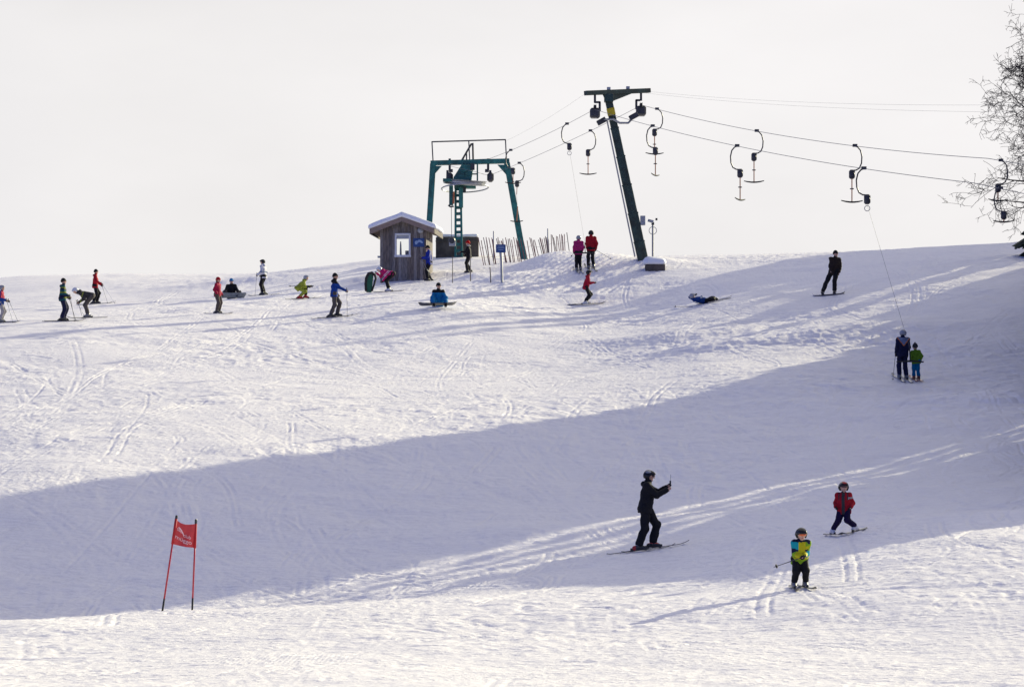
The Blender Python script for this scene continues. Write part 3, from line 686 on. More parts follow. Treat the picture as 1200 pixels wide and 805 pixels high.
# ------------------------------------------------------------------ hut
M_PLANK = [mat('weathered_plank_%d' % i, c, .85, var=.48, vscale=5, bump=.7, bscale=26, stretch=(6, 6, .7)) for i, c in enumerate(((.220, .195, .182), (.145, .126, .118), (.285, .256, .240), (.170, .140, .122)))]
M_FASCIA = mat('fascia_board', (.27, .20, .165), .8, var=.25, vscale=4, bump=.3, stretch=(1, 6, 6))
def glass_mat():
    m = bpy.data.materials.new('window_glass'); m.use_nodes = True; b = m.node_tree.nodes['Principled BSDF']
    b.inputs['Base Color'].default_value = (.95, .97, .97, 1); b.inputs['Transmission Weight'].default_value = 1.0; b.inputs['Roughness'].default_value = .02; b.inputs['IOR'].default_value = 1.03
    return m
M_GLASS = glass_mat()
def hut():
    d = 133.0; s_ = d/FPX; x0 = at(476.5, d); z0 = gz(x0, d)-.05
    t = empty('lift_hut', (x0, d, z0), R(-6), 'small weathered plank hut with snow on its gable roof and a white framed window', 'hut')
    hw = 27.0*s_; dep = 2.3; wt = 58*s_; ap = 70.5*s_-.12         # half width, depth, wall top, apex
    z_off = up(328, d)-z0
    wt += z_off; ap += z_off
    roofz = lambda x: ap-(ap-wt)*abs(x)/hw
    wx0, wx1, wz0, wz1 = -9.5*s_, 9.0*s_, 24.5*s_+z_off, 52.0*s_+z_off
    def plank_wall(y, thick, seed, backwin):
        r = random.Random(seed); n = 15; w_ = 2*hw/n
        bounds = [(-hw+i*w_, -hw+(i+1)*w_) for i in range(n)]
        a0, a1 = (wx0, wx1) if not backwin else (wx0-.35, wx1+.35)
        b0, b1 = (wz0, wz1) if not backwin else (wz0-.2, wz1+.4)
        for i, (a, b) in enumerate(bounds):
            zt = min(roofz(a), roofz(b))+.02; xm = (a+b)/2
            segs = [(-.35, zt)]
            if a0-.04 < xm < a1+.04: segs = [(-.35, b0-.02), (b1+.02, zt)]
            for q0, q1 in segs:
                if q1-q0 < .05: continue
                pr = r.uniform(-.012, .012)
                MB().box((xm, y+pr, (q0+q1)/2), (w_-.005, thick, q1-q0), None, .006).build('plank', r.choice(M_PLANK), t)
    for yb, (a0, a1, b0, b1) in ((-dep/2+.045, (wx0, wx1, wz0, wz1)), (dep/2-.045, (wx0-.35, wx1+.35, wz0-.2, wz1+.4))):
        for q in (((-hw+.05+a0)/2, (wt-.35)/2, a0+hw-.05, wt+.3), ((hw-.05+a1)/2, (wt-.35)/2, hw-.05-a1, wt+.3), ((a0+a1)/2, (b0-.35)/2, a1-a0-.01, b0+.34), ((a0+a1)/2, (b1+wt)/2, a1-a0-.01, wt-b1)):
            if q[3] > .03: MB().box((q[0], yb, q[1]), (q[2], .03, q[3])).build('gap_backing', M_PLANK[1], t)  # dark backing added so no light shows between the planks
    plank_wall(-dep/2, .035, 1, False); plank_wall(dep/2, .035, 2, True)
    for sgn in (-1, 1):
        r = random.Random(5+sgn)
        for i in range(12):
            y = -dep/2+.06+(dep-.12)*(i+.5)/12
            MB().box((sgn*(hw-.02+r.uniform(-.008, .008)), y, (wt-.35)/2), (.035, (dep-.12)/12-.01, wt+.35), None, .006).build('plank', r.choice(M_PLANK), t)
    # window
    wn = empty('window', (0, -dep/2, 0)); wn.parent = t
    fw = .085
    fr = MB(); cxw, czw = (wx0+wx1)/2, (wz0+wz1)/2; W_, H_ = wx1-wx0, wz1-wz0
    fr.box((cxw, -.03, wz1-fw/2), (W_, .10, fw)); fr.box((cxw, -.03, wz0+fw/2), (W_+.04, .12, fw*1.2))
    fr.box((wx0+fw/2, -.032, czw), (fw, .10, H_-2*fw-.01)); fr.box((wx1-fw/2, -.032, czw), (fw, .10, H_-2*fw-.01))
    fr.build('frame', M_WHITE, wn)
    MB().box((cxw, 0, czw), (W_-2*fw+.02, .008, H_-2*fw+.02)).build('pane', M_GLASS, wn)
    MB().box((cxw, .01, wz1-fw-.09), (W_-2*fw, .03, .17)).build('blind', M_STEEL, wn)
    # things standing on the inner sill
    MB().lathe((cxw-.14, .25, wz0+.02), [(.04, 0), (.05, .1), (.035, .55), (.02, .72)], (0, 0, 1), 10).build('bottle', M_STEEL, wn)
    MB().box((cxw+.16, .25, wz0+.16), (.16, .1, .30)).build('box', M_PLANK[2], wn)
    # roof: two board decks, fascias, snow
    ov, fo = .40, .38; sl_ = (ap-wt)/hw; ex = hw+ov; ez = ap-sl_*ex
    for sgn in (-1, 1):
        prof = [(0, ap+.03), (sgn*ex, ez+.03), (sgn*ex, ez+.09), (0, ap+.10)]
        MB().prism(prof, -dep/2-fo, dep/2+fo).build('roof_deck', M_PLANK[3], t)
        fas = [(sgn*.004, ap-.10), (sgn*(ex+.015), ez-.16), (sgn*(ex+.015), ez+.095), (sgn*.004, ap+.105)]
        MB().prism(fas, -dep/2-fo-.045, -dep/2-fo-.002).build('fascia', M_FASCIA, t)
        MB().prism([(sgn*(ex+.002), ez-.15), (sgn*(ex+.04), ez-.15), (sgn*(ex+.04), ez+.085), (sgn*(ex+.002), ez+.085)], -dep/2-fo+.002, dep/2+fo).build('eaves_board', M_PLANK[1], t)
        for k in range(4):
            y = -dep/2+.1+k*(dep-.2)/3
            MB().prism([(sgn*(hw+.03), roofz(hw)-.02-.12), (sgn*(ex-.03), ez-.10), (sgn*(ex-.03), ez+.02), (sgn*(hw+.03), roofz(hw)-.01)], y-.04, y+.04).build('rafter', M_FASCIA, t)
    S = SDF((-ex-.3, -dep/2-fo-.3, ez-.2), (ex+.3, dep/2+fo+.3, ap+.6), .045)
    for sgn in (-1, 1):
        for i in range(13):
            y = -dep/2-fo+.06+i*(dep+2*fo-.12)/12
            S.cone((0, y, ap+.20), (sgn*(ex-.02), y, ez+.175), .135, .135, .06)
    S.fold(.022, 4, 3)
    lim = SDF(S.lo, S.lo+S.res*(S.n-1), S.res); 
    q = (ap+.103-sl_*np.abs(S.ax[0]))[:, None, None]-S.ax[2][None, None, :]+0*S.ax[1][None, :, None]
    S.d = np.maximum(S.d, q.astype(np.float32))
    meshobj('snow_layer', S.mesh('snow_layer', M_SNOWLOAD), t)
    MB().lathe((20.5*s_, -dep/2-.02, 55*s_+z_off), [(.02, 0), (.13, .01), (.15, .06), (.12, .10), (.05, .11)], (0, -1, 0), 18).build('lamp', M_STEEL, t)
    MB().box((-hw-.07, -dep/2+.1, 25*s_+z_off), (.12, .10, .09)).build('hose_bracket', M_STEEL, t)
    MB().box((hw+.10, -dep/2+.15, 45*s_+z_off), (.16, .05, .04)).build('side_bracket', M_DARK, t)
    # blue panel on the front wall
    sx, sz = 18.5*s_, 41*s_+z_off
    M4 = t.matrix_basis.copy() if False else Matrix.Translation(t.location) @ Matrix.Rotation(R(-6), 4, 'Z')
    sp = empty('wall_sign', M4 @ V3(sx, -dep/2-.035, sz), R(-6), 'blue panel with a pale map shape on the hut wall behind the man in blue', 'sign')
    MB().box((0, 0, 0), (13*s_, .025, 10*s_)).build('panel', M_BLUESIGN, sp)
    blob = [(-.19, .02), (-.13, .09), (-.05, .08), (0, .13), (.09, .11), (.17, .05), (.20, -.02), (.12, -.03), (.05, .02), (-.04, -.01), (-.1, -.09), (-.16, -.08)]
    MB().prism(blob, -.019, -.0135).build('map_print', M_PALEBLUE, sp)
    return t
hut()

# ------------------------------------------------------------------ block behind the hut, block at the pylon foot
def counter_block(cxp, d, wpx, hpx, basepx, dep, label, name, seed, snow=.12, planks=0):
    s_ = d/FPX; x = at(cxp, d); zb = up(basepx, d); W_, H_ = wpx*s_, hpx*s_
    t = empty(name, (x, d, zb), 0, label, 'block')
    if planks:
        r = random.Random(seed); ph = (H_+.3)/planks
        for i in range(planks):
            MB().box((r.uniform(-.02, .02), r.uniform(-.01, .01), -.3+ph*(i+.5)), (W_, dep, ph-.02), None, .015).build('timber', M_CONC, t)
    else:
        MB().box((0, 0, H_/2-.3), (W_, dep, H_+.6), None, .03).build('block_body', M_CONC, t)
        MB().box((0, -dep/2-.02, H_*.78), (W_*1.01, .05, .07)).build('ledge', M_CONC, t)
    S = SDF((-W_/2-.25, -dep/2-.25, H_-.15), (W_/2+.25, dep/2+.25, H_+snow*3.2+.1), .05)
    for k in range(5):
        y = -dep/2+.1+(dep-.2)*k/4
        S.cone((-W_/2+.12, y, H_+snow*.6), (W_/2-.12, y, H_+snow*.6), snow, snow*.9, .08)
    if snow > .15: S.cone((-W_/2+.2, 0, H_+snow*1.0), (W_/3, 0, H_+snow*.9), snow*1.2, snow*.8, .2)
    S.fold(.02, 5, seed); S.cut((0, 0, H_+.003), (0, 0, 1))
    meshobj('snow_layer', S.mesh('snow_layer', M_SNOWLOAD), t)
    return t
counter_block(536, 147, 50, 22, 301, 1.2, 'dark brown concrete block with thin snow on top, behind the lattice column', 'concrete_block', 4, .10)
counter_block(767.5, 124.5, 23, 8.5, 319, .7, 'dark timber block under a thick cushion of snow at the pylon foot', 'timber_block', 6, .17, 2)

# ------------------------------------------------------------------ camera mast, blue notice, stakes
def post(name, a, b0, b1, d, r0, label, cat, group=None, lean=0.0, m=M_STEEL, build=True):
    x = at(a, d); z0 = gz(x, d); h = up(b1, d)-z0
    t = empty(name, (x, d, z0), 0, label, cat, group)
    MB().tube([(0, 0, -.4), (lean*.5, 0, h*.5), (lean, 0, h)], [r0, r0, r0*.9], 8).build('post', m, t)
    return t, h
t, h = post('camera_mast', 765, 303, 262, 127.5, .045, 'thin grey mast with a small camera on top, right of the pylon', 'mast')
MB().box((-.10, -.05, h+.10), (.26, .14, .12), Matrix.Rotation(.25, 3, 'Y')).build('camera_housing', M_STEEL, t)
MB().box((.16, -.05, h+.18), (.09, .09, .10)).build('lens_hood', M_BLACK, t)
MB().box((0, 0, h-.01), (.12, .12, .12)).build('mount', M_DARK, t)
MB().tube([(.17*math.cos(a), 0, h-.32+.17*math.sin(a)) for a in np.linspace(0, 6.283, 17)], .016, 6, False).build('cable_loop', M_STEEL, t)
t, h = post('notice_board', 588.5, 341, 291, 124, .055, 'blue rectangular notice board on a post in front of the snow mound', 'sign', lean=-.06, m=M_STEEL)
MB().box((-.06, -.07, h-.02), (.43, .03, .36), None, .01).build('board', M_BLUESIGN, t)
for k, (w_, dz) in enumerate(((.26, .09), (.30, .02), (.22, -.06))): MB().box((-.06, -.087, h-.02+dz), (w_, .004, .022)).build('print_line', M_PALEBLUE, t)
M_STAKE = mat('bamboo_stake', (.12, .10, .09), .7, var=.3)
post('marker_stake', 575.5, 341, 313, 124.5, .024, 'thin stake in the snow left of the blue notice board', 'stake', 'marker stakes', lean=-.05, m=M_STAKE)
post('marker_stake', 551.5, 334, 297, 127, .022, 'thin stake in front of the person in the red hat', 'stake', 'marker stakes', lean=-.02, m=M_STAKE)
post('marker_stake', 530.3, 333, 301, 127, .018, 'thin stake between the hut and the person in the red hat', 'stake', 'marker stakes', m=M_STAKE)
post('fence_mast', 578.5, 312, 271, 140.5, .035, 'taller grey rod among the left slats of the snow fence', 'rod', 'rods in the snow fence', m=M_STEEL)
post('fence_mast', 642, 300, 268, 140.5, .035, 'taller grey rod among the right slats of the snow fence', 'rod', 'rods in the snow fence', m=M_STEEL)

# ------------------------------------------------------------------ snow fence of leaning slats
def snow_fence():
    d0, d1 = 137.5, 141.5; a0, a1 = 561, 667
    x0 = at(a0, d0); t = empty('snow_fence', (x0, d0, gz(x0, d0)), 0, 'broken snow fence of thin leaning reddish slats behind the mound', 'fence')
    o = Vector(t.location); r = random.Random(8); tops = []
    px_ = sorted([561+2.05*i+r.uniform(-.9, .9) for i in range(51) if i not in (2, 9, 26, 27, 33)])
    for a in px_:
        f = (a-a0)/(a1-a0); d = d0+(d1-d0)*f; tz = up(279.5-7*max(0, (a-625)/40.)+r.uniform(-1.5, 3), d)
        ln = r.uniform(3, 8) if a < 640 else r.uniform(1, 6); b = at(a+ln, d); x = at(a, d)
        B = V3(b, d+r.uniform(-.06, .06), gz(b, d)-.12)-o; T = V3(x, d+r.uniform(-.06, .06), tz)-o
        MB().bar(B, T, .036 if r.random() > .2 else .06, .016, (0, 1, 0)).build('slat', M_SLATRED if r.random() > .25 else M_STAKE, t)
        tops.append((B, T))
    for h in (.35, .7):
        MB().tube([B.lerp(T, h)+V3(0, .025, 0) for B, T in tops], .005, 5).build('wire', M_ROPE, t)
snow_fence()

# ------------------------------------------------------------------ slalom gate
def slalom_gate():
    d = 53.2; x0 = at(208, d); t = empty('slalom_gate', (x0, d, gz(x0, d)), 0, 'red slalom gate flag on two leaning red poles', 'slalom gate')
    o = Vector(t.location)
    def pole(a0, a1, b1, dd):
        B = V3(at(a0, dd), dd, gz(at(a0, dd), dd))-o; T = V3(at(a1, dd), dd, up(b1, dd))-o; ax = (T-B).normalized()
        p = empty('pole', (0, 0, 0)); p.parent = t
        MB().tube([B+ax*.12, T-ax*.06], .0165, 10).build('shaft', M_REDPOLE, p, True)
        MB().tube([B-ax*.25, B+ax*.22], .019, 10).build('hinge_sleeve', M_RUBBER, p, True)
        MB().lathe(T-ax*.07, [(.018, 0), (.024, .01), (.024, .07), (.018, .085)], ax, 10).build('cap', M_BLACK, p)
        return B, T
    B1, T1 = pole(190.5, 207, 604.5, 53.1); B2, T2 = pole(225.3, 229.7, 609, 53.4)
    f1 = lambda v: T1.lerp(B1, .03+.265*v); f2 = lambda v: T2.lerp(B2, .045+.265*v)
    def pt(u, v, off=0.0):
        p = f1(v).lerp(f2(v), u); sag = (.05*math.sin(math.pi*u**.7)*(1-v)*1.2+.012*math.sin(math.pi*u)*v)
        return p+V3(0, -off+.035*math.sin(u*5.2+v*1.5)*math.sin(math.pi*u)+.012*math.sin(u*11+v*4), -sag)
    n, m_ = 26, 22; V = []; Fs = []
    for sd in (0, 1):
        k = len(V)
        for j in range(m_+1):
            for i in range(n+1): V.append(pt(i/n, j/m_, .0015 if sd == 0 else -.0015))
        for j in range(m_):
            for i in range(n):
                a = k+j*(n+1)+i; q = (a, a+1, a+n+2, a+n+1); Fs.append(q if sd else q[::-1])
    md = mat('flag_cloth', (.50, .035, .045), .7, var=.10, vscale=12, bump=.2, bscale=60)
    g = MB(); g.add(V, Fs); fl = g.build('flag_panel', md, t, True)
    # pole sleeves sewn into the cloth
    for f in (f1, f2): MB().tube([f(-.01)+V3(0, 0, 0), f(.5), f(1.01)], .026, 10).build('pole_sleeve', mat('flag_sleeve', (.42, .006, .012), .7), t, True)
    ink = mat('flag_print', (.74, .50, .56), .7)
    def text(body, u0, v0, size, slope, wide=1.0):
        cu = bpy.data.curves.new('t', 'FONT'); cu.body = body; cu.size = 1.0; cu.extrude = 0.0; cu.resolution_u = 3
        ob = bpy.data.objects.new('t', cu); COL.objects.link(ob)
        dg = bpy.context.evaluated_depsgraph_get(); me = bpy.data.meshes.new_from_object(ob.evaluated_get(dg))
        bpy.data.objects.remove(ob)
        for v in me.vertices:
            x, y = v.co.x*size*wide, v.co.y*size
            v.co = pt(u0+x, v0+x*slope-y, .006)
        me.materials.append(ink); o_ = meshobj('lettering', me, fl); return o_
    text('ski', .10, .36, .21, .30, 1.15); text('club', .43, .57, .21, .22, 1.1); text('m\u00fcggo', .06, .72, .24, .20, 1.25)
    st = MB()
    q = [pt(u, v, .005) for u, v in ((.16, .20), (.27, .24), (.40, .38), (.47, .52), (.44, .54), (.37, .42), (.26, .30), (.15, .24))]
    st.add(q, [tuple(range(8))]); st.build('logo_stroke', ink, fl)
slalom_gate()
# ------------------------------------------------------------------ bare tree and conifer at the right edge
def bare_tree(x, y, h, seed):
    z0 = gz(x, y); t = empty('bare_tree', (x, y, z0), 0, 'leafless broad tree with fine drooping twigs at the right edge', 'tree')
    r = random.Random(seed); trunk = MB(); limbs = []; twigs = MB()
    def path(p, d, ln, n, wob, droop):
        pts = [p.copy()]
        for i in range(n):
            d = (d+Vector((r.gauss(0, wob), r.gauss(0, wob), r.gauss(0, wob)+droop*(i/n)))).normalized(); p = p+d*ln/n; pts.append(p.copy())
        return pts, d
    def grow(mb, p, d, ln, rad, lvl):
        n = 6 if lvl < 3 else 4
        pts, de = path(p, d, ln, n, .10 if lvl < 2 else .16, [.05, .05, .02, -.05, -.12, -.15][lvl])
        rr = [max(.0062, rad*(1-.75*i/n)) for i in range(n+1)]
        mb.tube(pts, rr, 7 if lvl < 2 else (5 if lvl < 3 else 3), lvl < 3)
        if lvl >= 5: return
        k = [0, 6, 5, 3, 2, 0][lvl]
        for j in range(k):
            f = r.uniform(.22, 1.0); i = min(n-1, int(f*n)); q = pts[i].lerp(pts[i+1], f*n-i)
            ax = (pts[i+1]-pts[i]).normalized(); s_ = Vector((r.gauss(0, 1), r.gauss(0, 1), r.gauss(0, .7))); s_ = (s_-ax*s_.dot(ax)).normalized()
            nd = (ax*r.uniform(.35, .8)+s_*r.uniform(.6, 1.0)).normalized()
            grow(mb if lvl < 2 else twigs, q, nd, ln*r.uniform(.36, .60), rr[i]*r.uniform(.42, .6), lvl+1)
    tp = [Vector((.05*i*r.uniform(-1, 1), .05*i*r.uniform(-1, 1), h*.75*i/8-(.5 if i == 0 else 0))) for i in range(9)]
    trunk.tube(tp, [.24*(1-.8*i/8) for i in range(9)], 10)
    trunk.build('trunk', M_BARK, t, True)
    nb = 26
    for j in range(nb):
        r.seed(seed*100+j); f = .41+.59*(j+.5)/nb; q = tp[int(f*8)].lerp(tp[min(8, int(f*8)+1)], f*8-int(f*8)); a = j*2.4+r.uniform(-.4, .4)
        if j % 3 != 2: a = math.pi+r.uniform(-.9, .9)
        d = Vector((math.cos(a), math.sin(a), r.uniform(.0, .45)+.45*f)).normalized()
        lb = MB(); grow(lb, q, d, r.uniform(2.5, 3.4)*(1.38-.72*f), .065*(1.15-.7*f), 1)
        lb.build('limb', M_BARK, t, False)
    o = twigs.build('twigs', M_BARK, t); o['kind'] = 'stuff'
bare_tree(at(1272, 95.5), 95.5, 14.0, 21)
def edge_conifer():
    d = 115.0; x = at(1217, d); z0 = gz(x, d); t = empty('conifer_tree', (x, d, z0), 0, 'dark conifer bough tips poking in at the right edge below the bare tree', 'tree')
    h = up(192, d)-z0; V, Fs = conifer_arrays(h, 1.0, 44); mb = MB(); mb.add(V, Fs); mb.build('crown', M_NEEDLE, t)
    tm = MB(); trunk_into(tm, h*.95, .09, 2); tm.build('trunk', M_BARK, t)
edge_conifer()
# ------------------------------------------------------------------ people
def nrm(v): return v/(np.linalg.norm(v)+1e-9)
def A3(*a): return np.array(a, float)
def ik(a, c, l1, l2, pole):
    d = c-a; L_ = np.linalg.norm(d); mx = (l1+l2)*.995
    if L_ > mx: d = d/L_*mx; L_ = mx; c = a+d
    L_ = max(L_, abs(l1-l2)+.02); x = d/np.linalg.norm(d)
    k = (l1*l1-l2*l2+L_*L_)/(2*L_); h = math.sqrt(max(0, l1*l1-k*k))
    y = nrm(np.array(pole, float)-x*np.dot(pole, x)); return a+x*k+y*h, c
class Pose: pass
def pose(H, lean=4, roll=0, twist=0, hipf=.97, hipx=0.0, hipy=0.0, feet=None, toes=(0, 0), handL=None, handR=None, hpitch=0, hyaw=0, hs=1.0, child=False, fz=(0, 0), kneeout=0.0, shw=1.0, hipz=None):
    """joints in the person's own frame: x forward, y left, z up, origin on the snow between the feet"""
    P = Pose(); s = H/1.76
    if child: hs *= 1.32; lf = .90; tf = .98
    else: lf = 1.0; tf = 1.0
    P.s = s; P.H = H; P.hs = hs
    an = .11*s; ul, ll = .435*s*lf, .42*s*lf
    feet = feet or ((0, .10), (0, -.10))
    P.foot = [A3(feet[i][0]*s, feet[i][1]*s, fz[i]) for i in (0, 1)]; P.toe = [R(toes[0]), R(toes[1])]
    P.ankle = [f+A3(0, 0, an) for f in P.foot]
    hz = hipz*s if hipz is not None else hipf*(an+ul+ll)+min(fz)
    P.hip = A3(hipx*s, hipy*s, hz)
    le, ro = R(lean), R(roll)
    upv = nrm(A3(math.sin(le)*math.cos(ro), -math.sin(ro), math.cos(le)*math.cos(ro)))
    tw = R(twist)
    latH = A3(0, 1, 0); lat = nrm(A3(-math.sin(tw), math.cos(tw), 0)); lat = nrm(lat-upv*np.dot(lat, upv)); fw = np.cross(lat, upv)
    P.up, P.lat, P.fw = upv, lat, fw
    tl = .52*s*tf; P.neck = P.hip+upv*tl
    P.hj = [P.hip+latH*.092*s, P.hip-latH*.092*s]
    P.sh = [P.neck-upv*.055*s+lat*.175*s*shw, P.neck-upv*.055*s-lat*.175*s*shw]
    P.knee = []
    for i, sg in ((0, 1), (1, -1)):
        t_ = P.toe[i]; k, a = ik(P.hj[i], P.ankle[i], ul, ll, (math.cos(t_)+.02, math.sin(t_)+sg*kneeout, .25)); P.knee.append(k)
        P.ankle[i] = a if np.linalg.norm(a-P.ankle[i]) > 1e-6 and hipz is None and False else P.ankle[i]
    P.el, P.wr = [], []
    for i, (sg, h) in enumerate(((1, handL), (-1, handR))):
        h = h if h is not None else (.06, .07, -.50)
        tgt = P.sh[i]+A3(h[0], h[1]*sg, h[2])*s if len(h) == 3 else A3(h[0], h[1], h[2])*s
        e, w_ = ik(P.sh[i], tgt, .285*s, .25*s, (-.8, sg*.30, -.35)); P.el.append(e); P.wr.append(w_)
    hp, hy = R(hpitch), R(hyaw)
    d = A3(math.cos(hy)*math.cos(hp), math.sin(hy)*math.cos(hp), -math.sin(hp))
    P.hf = d; P.hl = nrm(np.cross(A3(0, 0, 1), d)); P.hu = np.cross(d, P.hl)
    P.hr = .098*s*hs
    P.head = P.neck+nrm(upv*.6+P.hu*.7)*(.075*s+P.hr*.9)+d*.02*s
    return P
def bounds(pts, m):
    p = np.array(pts); return p.min(0)-m, p.max(0)+m
def mk_body(P, res, shade):
    pts = [*P.foot, *P.ankle, *P.knee, *P.hj, *P.sh, *P.el, *P.wr, P.head, P.neck, P.head+P.hf*.1]; s = P.s
    lo, hi = bounds(pts, .22*s); S = SDF(lo, hi, res)
    for i in (0, 1):
        sg = 1-2*i
        S.cone(P.hj[i], P.knee[i], .078*s, .054*s, .04); S.cone(P.knee[i], P.ankle[i], .054*s, .038*s, .03)
        S.cone(P.ankle[i]-A3(0, 0, .03*s), P.ankle[i]+A3(math.cos(P.toe[i]), math.sin(P.toe[i]), 0)*.13*s-A3(0, 0, .05*s), .04*s, .03*s, .02)
        S.cone(P.hip+P.lat*.06*s*sg, P.neck-P.up*.16*s+P.lat*.075*s*sg, .085*s, .088*s, .04)
        S.cone(P.sh[i], P.el[i], .05*s, .04*s, .03); S.cone(P.el[i], P.wr[i], .04*s, .029*s, .02)
        f = nrm(P.wr[i]-P.el[i]); S.cone(P.wr[i], P.wr[i]+f*.10*s, .03*s, .028*s, .02)
    S.cone(P.sh[0], P.sh[1], .05*s, .05*s, .03); S.cone(P.neck-P.up*.05*s, P.head-P.hu*.02*s, .056*s, .052*s, .03)
    r = P.hr; h = P.head
    S.cone(h-P.hf*.012*s+P.hu*.2*r, h+P.hf*.012*s+P.hu*.2*r, r*.93, r*.90, .03)
    S.cone(h-P.hu*.45*r+P.hf*.22*r, h-P.hu*.75*r+P.hf*.50*r, r*.62, r*.42, .03)          # jaw, chin
    S.cone(h+P.hf*.93*r+P.hu*.08*r, h+P.hf*1.14*r-P.hu*.20*r, r*.10, r*.16, .012)         # nose
    for sg in (1, -1): S.cone(h+P.hl*sg*.93*r, h+P.hl*sg*.96*r-P.hu*.16*r, r*.14, r*.11, .01)
    lips = h+P.hf*.92*r-P.hu*.56*r
    return S.mesh('body', [M_SKIN, M_LIP], lambda c: (np.linalg.norm((c-lips)/np.array([1, 1, .55]), axis=1) < .2*r).astype(int))
def arms(S, P, r0=.068, r1=.058, r2=.05, upto=.97, only=None):
    s = P.s
    for i in (0, 1):
        if only is not None and i != only: continue
        S.cone(P.sh[i]-P.up*.01*s, P.el[i], r0*s, r1*s, .03); S.cone(P.el[i], P.el[i]+(P.wr[i]-P.el[i])*upto, r1*s, r2*s, .025)
def mk_jacket(P, res, mats, paint, seed, bulk=1.0, hem=.13, hood=True, tb=1.0):
    s = P.s; b = bulk; hb = max(bulk, tb*.97)
    pts = [*P.sh, *P.el, *P.wr, P.neck, P.hip, P.hip-P.up*.2*s]; lo, hi = bounds(pts, .24*s)
    T = SDF(lo, hi, res); A_ = SDF(lo, hi, res)
    for sg in (1, -1):
        T.cone(P.hip-P.up*.12*s+P.lat*.068*s*sg, P.neck-P.up*.20*s+P.lat*.082*s*sg, .118*s*b, .118*s*b, .07)
    T.cone(P.hip+P.up*.1*s+P.fw*.03*s, P.neck-P.up*.2*s+P.fw*.03*s, .10*s*b, .10*s*b, .06)
    for sg in (1, -1): T.cone(P.hip-P.up*.22*s+P.lat*.062*s*sg, P.hip+P.up*.05*s+P.lat*.045*s*sg, .132*s*hb, .118*s*hb, .05)
    T.cut(P.hip-P.up*hem*s, P.up)
    T.cone(P.sh[0], P.sh[1], .078*s*b, .078*s*b, .06)
    T.cone(P.neck-P.up*.06*s, P.neck+P.up*.055*s+P.hf*.01*s, .082*s, .075*s, .03)
    if hood: T.cone(P.neck-P.fw*.085*s-P.up*.015*s+P.lat*.05*s, P.neck-P.fw*.085*s-P.up*.015*s-P.lat*.05*s, .055*s, .055*s, .04)
    arms(A_, P, .070*b, .062*b, .052*b)
    k = .03; h = np.maximum(k-np.abs(T.d-A_.d), 0)/k; T.d = np.minimum(T.d, A_.d)-h*h*k*.25
    T.fold(.008*s, 24, seed); T.fold(.0035*s, 60, seed+40)
    return T.mesh('jacket', mats, paint)
def mk_trousers(P, res, mats, paint, seed, bulk=1.0, cuff=.17):
    s = P.s; b = bulk; pts = [*P.ankle, *P.knee, *P.hj, P.hip+P.up*.1*s]; lo, hi = bounds(pts, .2*s); S = SDF(lo, hi, res)
    S.cone(P.hj[0]+P.up*.03*s, P.hj[1]+P.up*.03*s, .105*s*b, .105*s*b, .04)
    S.cone(P.hip-P.fw*.045*s-P.up*.03*s+A3(0, .05, 0)*s, P.hip-P.fw*.045*s-P.up*.03*s-A3(0, .05, 0)*s, .10*s*b, .10*s*b, .05)
    for i in (0, 1):
        S.cone(P.hj[i], P.knee[i], .098*s*b, .076*s*b, .035)
        e = P.knee[i]+(P.ankle[i]-P.knee[i])*(1-(cuff-.11)/.42*.95)
        S.cone(P.knee[i], e, .076*s*b, .074*s*b, .03)
    S.fold(.008*s, 22, seed+5); S.fold(.0035*s, 55, seed+45)
    return S.mesh('trousers', mats, paint)
def mk_boot(P, i, res, mats, paint=None):
    s = P.s; a = P.ankle[i]; f = A3(math.cos(P.toe[i]), math.sin(P.toe[i]), 0); up_ = nrm(P.knee[i]-a)
    so = P.foot[i]+A3(0, 0, .045*s)
    lo, hi = bounds([a-f*.12*s, a+f*.22*s, so, a+up_*.22*s], .12*s); S = SDF(lo, hi, res)
    S.cone(a-A3(0, 0, .02*s), a+up_*.16*s, .072*s, .072*s, .02); S.cone(so-f*.09*s+A3(0, 0, .012*s), so+f*.15*s, .052*s, .045*s, .02)
    S.cone(a-A3(0, 0, .02*s), so+f*.10*s+A3(0, 0, .02*s), .062*s, .048*s, .03)
    S.cut(so-A3(0, 0, .035*s), (0, 0, 1))
    return S.mesh('ski_boot', mats, paint)
